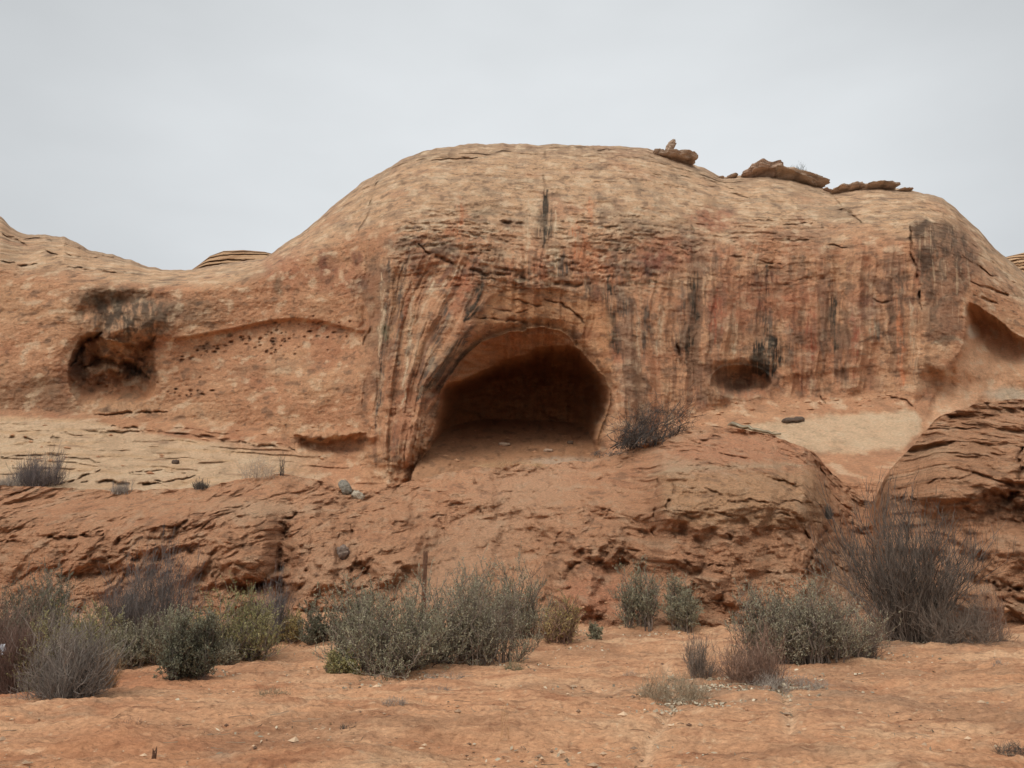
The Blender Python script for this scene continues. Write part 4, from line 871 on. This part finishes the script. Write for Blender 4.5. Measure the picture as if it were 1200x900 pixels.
# left group
tw(165, 746, 124, 96, 21, 'wide purple grey bare shrub in the dip before the bank', n=95, wood=((76, 68, 64), (132, 120, 112)), sides=8, twigs=4, r0=.007, spread0=.16, dome=64)
sb(192, 776, 124, 70, 22, 'light green grey sagebrush in front of the purple shrub', leaf=SAGE, n=42, lpt=10)
sb(216, 800, 70, 98, 23, 'dark leaning sagebrush on the lip of the red hollow', leaf=SAGE_DARK, wood=WOOD_DARK, n=46, lean=(.12, 0), lpt=10, dome=72, spread0=.08)
sb(286, 777, 120, 94, 24, 'yellow tinged rabbitbrush next to the dark leaning bush', name='rabbitbrush', leaf=SAGE_OLIVE, n=48, lpt=9)
tw(318, 752, 54, 74, 25, 'grey twiggy bush at the mouth of the bank gully', n=56, wood=((82, 76, 74), (134, 122, 114)), spread0=.2, dome=60, r0=.006)
sb(34, 764, 128, 106, 26, 'large dark green sagebrush behind the reddish one', leaf=SAGE_DARK, n=52, lpt=9)
tw(4, 814, 96, 116, 27, 'reddish brown twiggy shrub in front of the large dark sagebrush', n=130, wood=((84, 66, 58), (140, 112, 98)), spread0=.12, sides=8, twigs=4, dome=72, r0=.0055, vary=.65, sp=.65, curvy=.06)
tw(72, 822, 128, 118, 28, 'broad grey dead shrub at the near edge of the hollow', n=64, wood=((88, 80, 74), (150, 138, 126)), spread0=.1, sides=8, twigs=4, vary=.65, dome=66, r0=.006, sp=.75, curvy=.07, crowns=4)
sb(62, 814, 104, 104, 29, 'olive sagebrush growing up through the grey dead shrub', leaf=SAGE_OLIVE, n=38, lpt=6)
sb(98, 768, 110, 60, 30, 'pale green rabbitbrush in the middle of the hollow', name='rabbitbrush', leaf=SAGE_OLIVE, n=36, lpt=8)
tw(118, 818, 40, 50, 31, 'thin straw coloured clump at the corner of the hollow', n=70, wood=((110, 84, 62), (176, 140, 100)), spread0=.25, dome=60, r0=.003)
sb(146, 780, 84, 44, 33, 'low grey green sagebrush between the pale rabbitbrush and the light sagebrush', leaf=SAGE_GREY, n=32, lpt=8)
sb(248, 782, 70, 56, 34, 'grey sagebrush tucked between the dark leaning bush and the yellow tinged one', leaf=SAGE_GREY, n=34, lpt=9)
sb(338, 752, 44, 40, 35, 'small yellowish rabbitbrush at the foot of the gully crack', name='rabbitbrush', leaf=RABBIT, n=26, lpt=6)
# bench and bank plants
tw(46, 570, 62, 46, 40, 'rounded grey bush on the pale rock bench', S=CL, n=90, wood=((74, 66, 66), (132, 120, 114)), sides=8, spread0=.2, r0=.010, dome=76)
tw(8, 572, 40, 18, 41, 'flat grey mat of twigs at the edge of the pale bench', S=CL, n=60, wood=WOOD_GREY, spread0=.4, r0=.008, dome=78)
tw(142, 578, 28, 16, 42, 'small grey bush in the crack below the bench', S=BK, n=50, wood=WOOD_GREY, spread0=.3, r0=.008, dome=76)
tw(235, 572, 24, 13, 43, 'small dark bush at the end of the bench crack', S=BK, n=50, wood=WOOD_DARK, spread0=.3, r0=.008, dome=76)
tw(302, 557, 50, 26, 44, 'pale dry grass growing where the bench meets the bank', S=BK, n=80, wood=((150, 132, 116), (200, 180, 156)), spread0=.4, sides=4, r0=.006, **TU)
tw(331, 557, 12, 28, 45, 'dark upright twig beside the pale dry grass', name='dry_tuft', single=True, S=BK, n=12, wood=WOOD_DARK, sides=4, twigs=0, spread0=.3)
tw(968, 606, 24, 16, 46, 'dark little bush in the gully beside the pale banded block', S=BK, n=60, wood=WOOD_DARK, spread0=.3, r0=.009, dome=76)
tw(600, 548, 110, 9, 47, 'thin straw grass along the sill of the cave mouth', S=BK, n=150, wood=((170, 138, 102), (214, 180, 140)), spread0=.45, sides=3, r0=.005, **TU)
b = rim(934) + np.array([0, -2.4, 0]); p = at(935, 208, b[1]); w_, h_ = size(p, 26, 18)
twiggy('bare_shrub', 'lone dark bush against the sky on the tilted caprock slab', p, w_, h_, 48, wood=((58, 60, 52), (100, 100, 84)), n=60, sides=6, twigs=3, r0=.012, spread0=.2, dome=70, group='small plants on the rock and bank')
# dead brush pile by the cave
b = on_sheet(BK, 758, 523); w_, h_ = size(b, 120, 62)
twiggy('dead_brush', 'tangled heap of grey dead branches beside the cave mouth', b, w_, h_, 50, wood=((48, 43, 40), (104, 94, 86)), n=74, sides=6, twigs=3, r0=.020, spread0=.3, lean=(.45, 0), dome=74, cat='brush pile', curvy=.12, sp=.9, up=.1, crowns=1)
b = on_sheet(BK, 722, 533); w_, h_ = size(b, 64, 14)
twiggy('dead_brush', 'low sprawling dead branches trailing from the brush heap', b, w_, h_, 51, wood=((96, 84, 74), (150, 134, 118)), n=40, sides=5, twigs=2, r0=.010, spread0=.5, lean=(.6, 0), dome=80, cat='brush pile', curvy=.3, sp=1., up=.05)
# small tufts on the sand
for i, (x, y, w, h, lab, wd) in enumerate([(318, 818, 44, 11, 'grey green sprig on open sand below the rabbitbrush', ((100, 94, 76), (146, 138, 112))), (462, 826, 36, 9, 'faint grey sprig on the sand below the central clump', WOOD_GREY), (525, 800, 70, 12, 'grey wisps fringing the sand in front of the olive sagebrush', WOOD_GREY),
                                           (602, 786, 26, 11, 'small green sprig on sand off the end of the central clump', ((92, 92, 70), (140, 134, 104))), (512, 812, 40, 8, 'pale trampled sprig below the grey wisps', WOOD_GREY), (410, 856, 26, 8, 'tiny dark sprig on the middle foreground sand', WOOD_DARK), (1186, 886, 40, 16, 'dark tuft cut by the corner of the picture', WOOD_DARK),
                                           (1172, 784, 22, 10, 'lone grey sprig on the sand below the end of the shrub row', WOOD_GREY), (740, 796, 26, 9, 'grey sprig between the litter and the stocky sagebrush', WOOD_GREY), (240, 800, 14, 12, 'brown sprig beneath the dark leaning bush', WOOD_RED), (152, 858, 32, 15, 'thin brown sprig behind the grey clod', WOOD_RED)]):
    tw(x, y, w, h, 60 + i, lab, n=60, wood=wd, spread0=.4, sides=4, r0=.0016, **TU)
tw(590, 874, 22, 44, 75, 'few tall straw stalks on the foreground sand', name='dry_tuft', single=True, n=7, wood=((160, 120, 86), (206, 164, 120)), spread0=.4, sides=2, twigs=0, r0=.0022, dome=20)

# ---- leaf litter and pebbles: countless
def scatter(name, label, cat, spots, n, sz, mat, seed, flat=.3):
    r = np.random.default_rng(seed); P, D, L, W, A = [], [], [], [], []
    for (px0, px1, py0, py1, m) in spots:
        k = int(n * m)
        for _ in range(k):
            x = r.normal((px0 + px1) / 2, (px1 - px0) / 3.4); y = r.uniform(py0, py1)
            tx, tz = ray(x, y); Y = -CAM_H / min(tz, -.03); Y = min(Y * .97, 24); X = tx * Y
            z = float(ground_z(np.array([X]), np.array([Y]))[0]) + .015
            P.append((X, Y, z)); a = r.uniform(0, 6.28); D.append((math.cos(a), math.sin(a), r.normal(0, flat)))
            L.append(sz * r.uniform(.4, 1.5)); W.append(sz * r.uniform(.15, .5)); A.append(r.random())
    v = leaves(np.array(P), unit(np.array(D)), np.array(L), np.array(W), np.array(A), r)
    o = mesh_obj(name, v[0], v[1], mat, attrs={'rnd': v[2]}); tag(o, label, cat, kind='stuff')
scatter('dry_litter', 'pale dead leaves and wood chips strewn under the dry shrubs', 'litter', [(100, 1150, 800, 895, .7), (300, 700, 755, 800, .7), (760, 890, 788, 838, 2.6), (830, 970, 795, 822, 2.0), (920, 1070, 760, 792, 2.0), (1040, 1175, 747, 766, 1.8), (0, 130, 805, 838, 1.4), (390, 620, 770, 804, 1.2), (640, 720, 744, 768, .5), (150, 330, 768, 800, .8), (720, 840, 738, 750, .6)], 520, .045, pm((120, 108, 90), (214, 198, 170)), 3)
def pebbles():
    r = np.random.default_rng(12); n = 5200
    oct_v = np.array([(1, 0, 0), (0, 1, 0), (-1, 0, 0), (0, -1, 0), (0, 0, 1), (0, 0, -1)], float); oct_f = np.array([(0, 1, 4), (1, 2, 4), (2, 3, 4), (3, 0, 4), (1, 0, 5), (2, 1, 5), (3, 2, 5), (0, 3, 5)])
    Y = 1 / r.uniform(1 / 22., 1 / 4.6, n); X = Y * r.uniform(-.75, .75, n); s = (.006 + .036 * r.random(n) ** 7) * np.sqrt(Y / 6)
    z = ground_z(X, Y)
    V = oct_v[None] * (s[:, None, None] * r.uniform(.5, 1.3, (n, 6, 1))) * np.array([1.2, 1, .6]) + np.stack([X, Y, z + .01], -1)[:, None]
    Fc = (oct_f[None] + 6 * np.arange(n)[:, None, None]).reshape(-1, 3)
    o = mesh_obj('gravel', V.reshape(-1, 3), Fc, pm((92, 66, 52), (216, 184, 150)), smooth=False, attrs={'rnd': np.repeat(r.random(n), 6)})
    tag(o, 'tiny stones and crumbs scattered over the orange sand', 'gravel', kind='stuff')
pebbles()
def twigs_on_sand():
    r = np.random.default_rng(31); n = 420
    Y = 1 / r.uniform(1 / 19., 1 / 4.8, n); X = Y * r.uniform(-.68, .68, n); a = r.uniform(0, 6.28, n); L = r.uniform(.05, .22, n)
    u = np.linspace(-.5, .5, 4)[None, :]
    px_ = X[:, None] + np.cos(a)[:, None] * u * L[:, None] + r.normal(size=(n, 4)) * .008; py_ = Y[:, None] + np.sin(a)[:, None] * u * L[:, None] + r.normal(size=(n, 4)) * .008
    P = np.stack([px_, py_, ground_z(px_, py_) + .035 + .01 * r.random((n, 4))], -1)
    v = tubes(P, np.full(n, .004), np.full(n, .002), r.random(n))
    o = mesh_obj('dry_litter', v[0], v[1], pm((78, 64, 52), (170, 148, 122)), attrs={'rnd': v[2]}); tag(o, 'broken dry twigs strewn over the open orange sand', 'litter', kind='stuff')
twigs_on_sand()

# ================================================================== POSTS, LOG, SCRAP
def post(name, label, px, py_top, base, wpx, seed, cat='post'):
    s = base[1] / F; h = (at(px, py_top, base[1]) - base)[2]; R = wpx * s / 2
    n, m = 10, 14
    z = np.linspace(-.15, h, m); a = np.linspace(0, 2 * np.pi, n, endpoint=False)
    r = np.random.default_rng(seed)
    ridge = 1 + .14 * r.normal(size=n)[None, :] + .04 * r.normal(size=(m, n))
    V = np.stack([R * np.cos(a)[None] * ridge + .02 * z[:, None], R * np.sin(a)[None] * ridge + 0 * z[:, None], z[:, None] + .02 * r.normal(size=(m, n)) * (z[:, None] > h - .01)], -1)
    V = np.concatenate([V.reshape(-1, 3), [[.02 * h, 0, h]]])
    i = np.arange(n * m).reshape(m, n); j = np.roll(i, -1, 1)
    q = np.stack([i[:-1], j[:-1], j[1:], i[1:]], -1).reshape(-1, 4)
    cap = np.stack([i[-1], j[-1], np.full(n, n * m), np.full(n, n * m)], -1)
    tri = np.concatenate([q[:, [0, 1, 2]], q[:, [0, 2, 3]], cap[:, :3]])
    c = np.broadcast_to(lin(132, 98, 76), V.shape).copy(); c = mix(c, lin(92, 66, 52), r.random(len(V)))
    o = mesh_obj(name, V, tri, M_ROCK, attrs={'tint': c}); o.location = base
    tag(o, label, cat)
bp = on_sheet(BK, 495, 728)
post('wooden_post', 'weathered upright wooden post behind the central sagebrush', 495, 647, bp, 4.6, 3)
post('wooden_stake', 'short stub of a wooden stake in the foreground sand', 180, 880, gp(180, 893), 5, 4, 'stake')
def log(px0, py0, px1, py1, S, wpx, label, col, seed):
    a, b_ = on_sheet(S, px0, py0), on_sheet(S, px1, py1); s = a[1] / F
    P = a[None] + (b_ - a)[None] * np.linspace(0, 1, 14)[:, None]; r = np.random.default_rng(seed)
    P = P + r.normal(size=P.shape) * .03 + np.array([0, -.1, wpx * s * .3])
    root = empty('dead_log', P[0]); tag(root, label, 'log')
    v = tubes((P - P[0])[None], [wpx * s * .6], [wpx * s * .25], [.5]); mesh_obj('trunk', v[0], v[1], pm(*col), root, smooth=True, attrs={'rnd': r.random(len(v[0]))})
    Q, _ = sprout((P - P[0])[None], 5, .1, .9, .5, r, 4, .9, .2); 
    for q in Q:
        v = tubes(q[None], [wpx * s * .15], [.005], [.5]); mesh_obj('branch_stub', v[0], v[1], pm(*col), root, attrs={'rnd': v[2]})
log(853, 498, 914, 512, CL, 5, 'pale bleached log lying across the apron above the banded block', ((120, 108, 90), (176, 160, 134)), 6)
def scrap():
    r = np.random.default_rng(9); a = np.linspace(-1, 1, 7); U, Vv = np.meshgrid(a, a)
    P = np.stack([U * .035, .03 * perlin(U * 2.2, Vv * 2.2, 77) * 1.4, Vv * .07 + .02 * perlin(U * 3, Vv * 3 + 4, 78)], -1).reshape(-1, 3)
    m = bpy.data.materials.new('white_plastic'); nt, b = nodes(m); b.inputs['Base Color'].default_value = (.75, .77, .8, 1); b.inputs['Roughness'].default_value = .5
    o = mesh_obj('plastic_scrap', P, grid_faces(7, 7), m, smooth=True); p = at(3, 761, gp(8, 812)[1] - .35); o.location = p
    tag(o, 'small crumpled white scrap caught in the reddish twigs', 'litter scrap')
scrap()

# ================================================================== SKY AND LIGHT
SUN_EL, SUN_AZ = 52., 215.          # behind the viewer, high on the left (azimuth clockwise from +Y)
w = bpy.data.worlds.new('World'); scn.world = w; w.use_nodes = True
nt = w.node_tree; N = nt.nodes; L = nt.links; N.clear()
out = N.new('ShaderNodeOutputWorld'); bg = N.new('ShaderNodeBackground'); L.new(bg.outputs[0], out.inputs[0]); bg.inputs['Strength'].default_value = .1
sky = N.new('ShaderNodeTexSky'); sky.sky_type = 'NISHITA'; sky.sun_disc = False; sky.sun_elevation = math.radians(SUN_EL); sky.sun_rotation = math.radians(SUN_AZ)
tc = N.new('ShaderNodeTexCoord')
# overcast: a deck of cloud over the clear sky, brightest overhead and around the hidden sun
sd = (math.sin(math.radians(SUN_AZ)) * math.cos(math.radians(SUN_EL)), math.cos(math.radians(SUN_AZ)) * math.cos(math.radians(SUN_EL)), math.sin(math.radians(SUN_EL)))
dot = N.new('ShaderNodeVectorMath'); dot.operation = 'DOT_PRODUCT'; dot.inputs[1].default_value = sd; L.new(tc.outputs['Generated'], dot.inputs[0])
glow = N.new('ShaderNodeMapRange'); glow.interpolation_type = 'SMOOTHSTEP'; glow.inputs['From Min'].default_value = .45; glow.inputs['From Max'].default_value = 1.; glow.inputs['To Min'].default_value = 7.1; glow.inputs['To Max'].default_value = 17.
L.new(dot.outputs['Value'], glow.inputs['Value'])
mpn = N.new('ShaderNodeMapping'); mpn.inputs['Scale'].default_value = (1.1, 1.1, 2.6); L.new(tc.outputs['Generated'], mpn.inputs[0])
cn = N.new('ShaderNodeTexNoise'); cn.inputs['Scale'].default_value = 2.2; cn.inputs['Detail'].default_value = 5; cn.inputs['Roughness'].default_value = .45; L.new(mpn.outputs[0], cn.inputs['Vector'])
cm = N.new('ShaderNodeMapRange'); cm.inputs['From Min'].default_value = .3; cm.inputs['From Max'].default_value = .7; cm.inputs['To Min'].default_value = .90; cm.inputs['To Max'].default_value = 1.09; L.new(cn.outputs['Fac'], cm.inputs['Value'])
mu = N.new('ShaderNodeMath'); mu.operation = 'MULTIPLY'; L.new(glow.outputs[0], mu.inputs[0]); L.new(cm.outputs[0], mu.inputs[1])
cc = N.new('ShaderNodeVectorMath'); cc.operation = 'SCALE'; cc.inputs[0].default_value = (.965, 1.0, 1.02); d2 = N.new('ShaderNodeVectorMath'); d2.operation = 'DOT_PRODUCT'; d2.inputs[1].default_value = (.05, .955, .292); L.new(tc.outputs['Generated'], d2.inputs[0])
thin = N.new('ShaderNodeMapRange'); thin.interpolation_type = 'SMOOTHSTEP'; thin.inputs['From Min'].default_value = .80; thin.inputs['From Max'].default_value = .995; thin.inputs['To Min'].default_value = .78; thin.inputs['To Max'].default_value = 1.; L.new(d2.outputs['Value'], thin.inputs['Value'])
mu2 = N.new('ShaderNodeMath'); mu2.operation = 'MULTIPLY'; L.new(mu.outputs[0], mu2.inputs[0]); L.new(thin.outputs[0], mu2.inputs[1])
L.new(mu2.outputs[0], cc.inputs['Scale'])
mxs = N.new('ShaderNodeMix'); mxs.data_type = 'RGBA'; mxs.inputs[0].default_value = .94; L.new(sky.outputs[0], mxs.inputs[6]); L.new(cc.outputs[0], mxs.inputs[7])
L.new(mxs.outputs[2], bg.inputs['Color'])
sl = bpy.data.lights.new('sun', 'SUN'); sl.energy = 1.1; sl.angle = math.radians(30); sl.color = (1, .96, .9)
so = bpy.data.objects.new('sun', sl); COL.objects.link(so)
so.rotation_euler = (math.radians(90 - SUN_EL), 0, math.radians(180 - SUN_AZ))

cam = bpy.data.cameras.new('camera'); co = bpy.data.objects.new('camera', cam); COL.objects.link(co)
cam.sensor_width = 36; cam.lens = 36 * F / 1200; cam.clip_end = 2000; cam.clip_start = .05
co.location = (0, 0, CAM_H); co.rotation_euler = (math.pi / 2 + PITCH, 0, 0)
scn.camera = co
vs = scn.view_settings; vs.view_transform = 'Standard'; vs.look = 'None'; vs.exposure = .2; vs.gamma = 1; vs.use_curve_mapping = False
scn.cycles.max_bounces = 6; scn.cycles.diffuse_bounces = 4
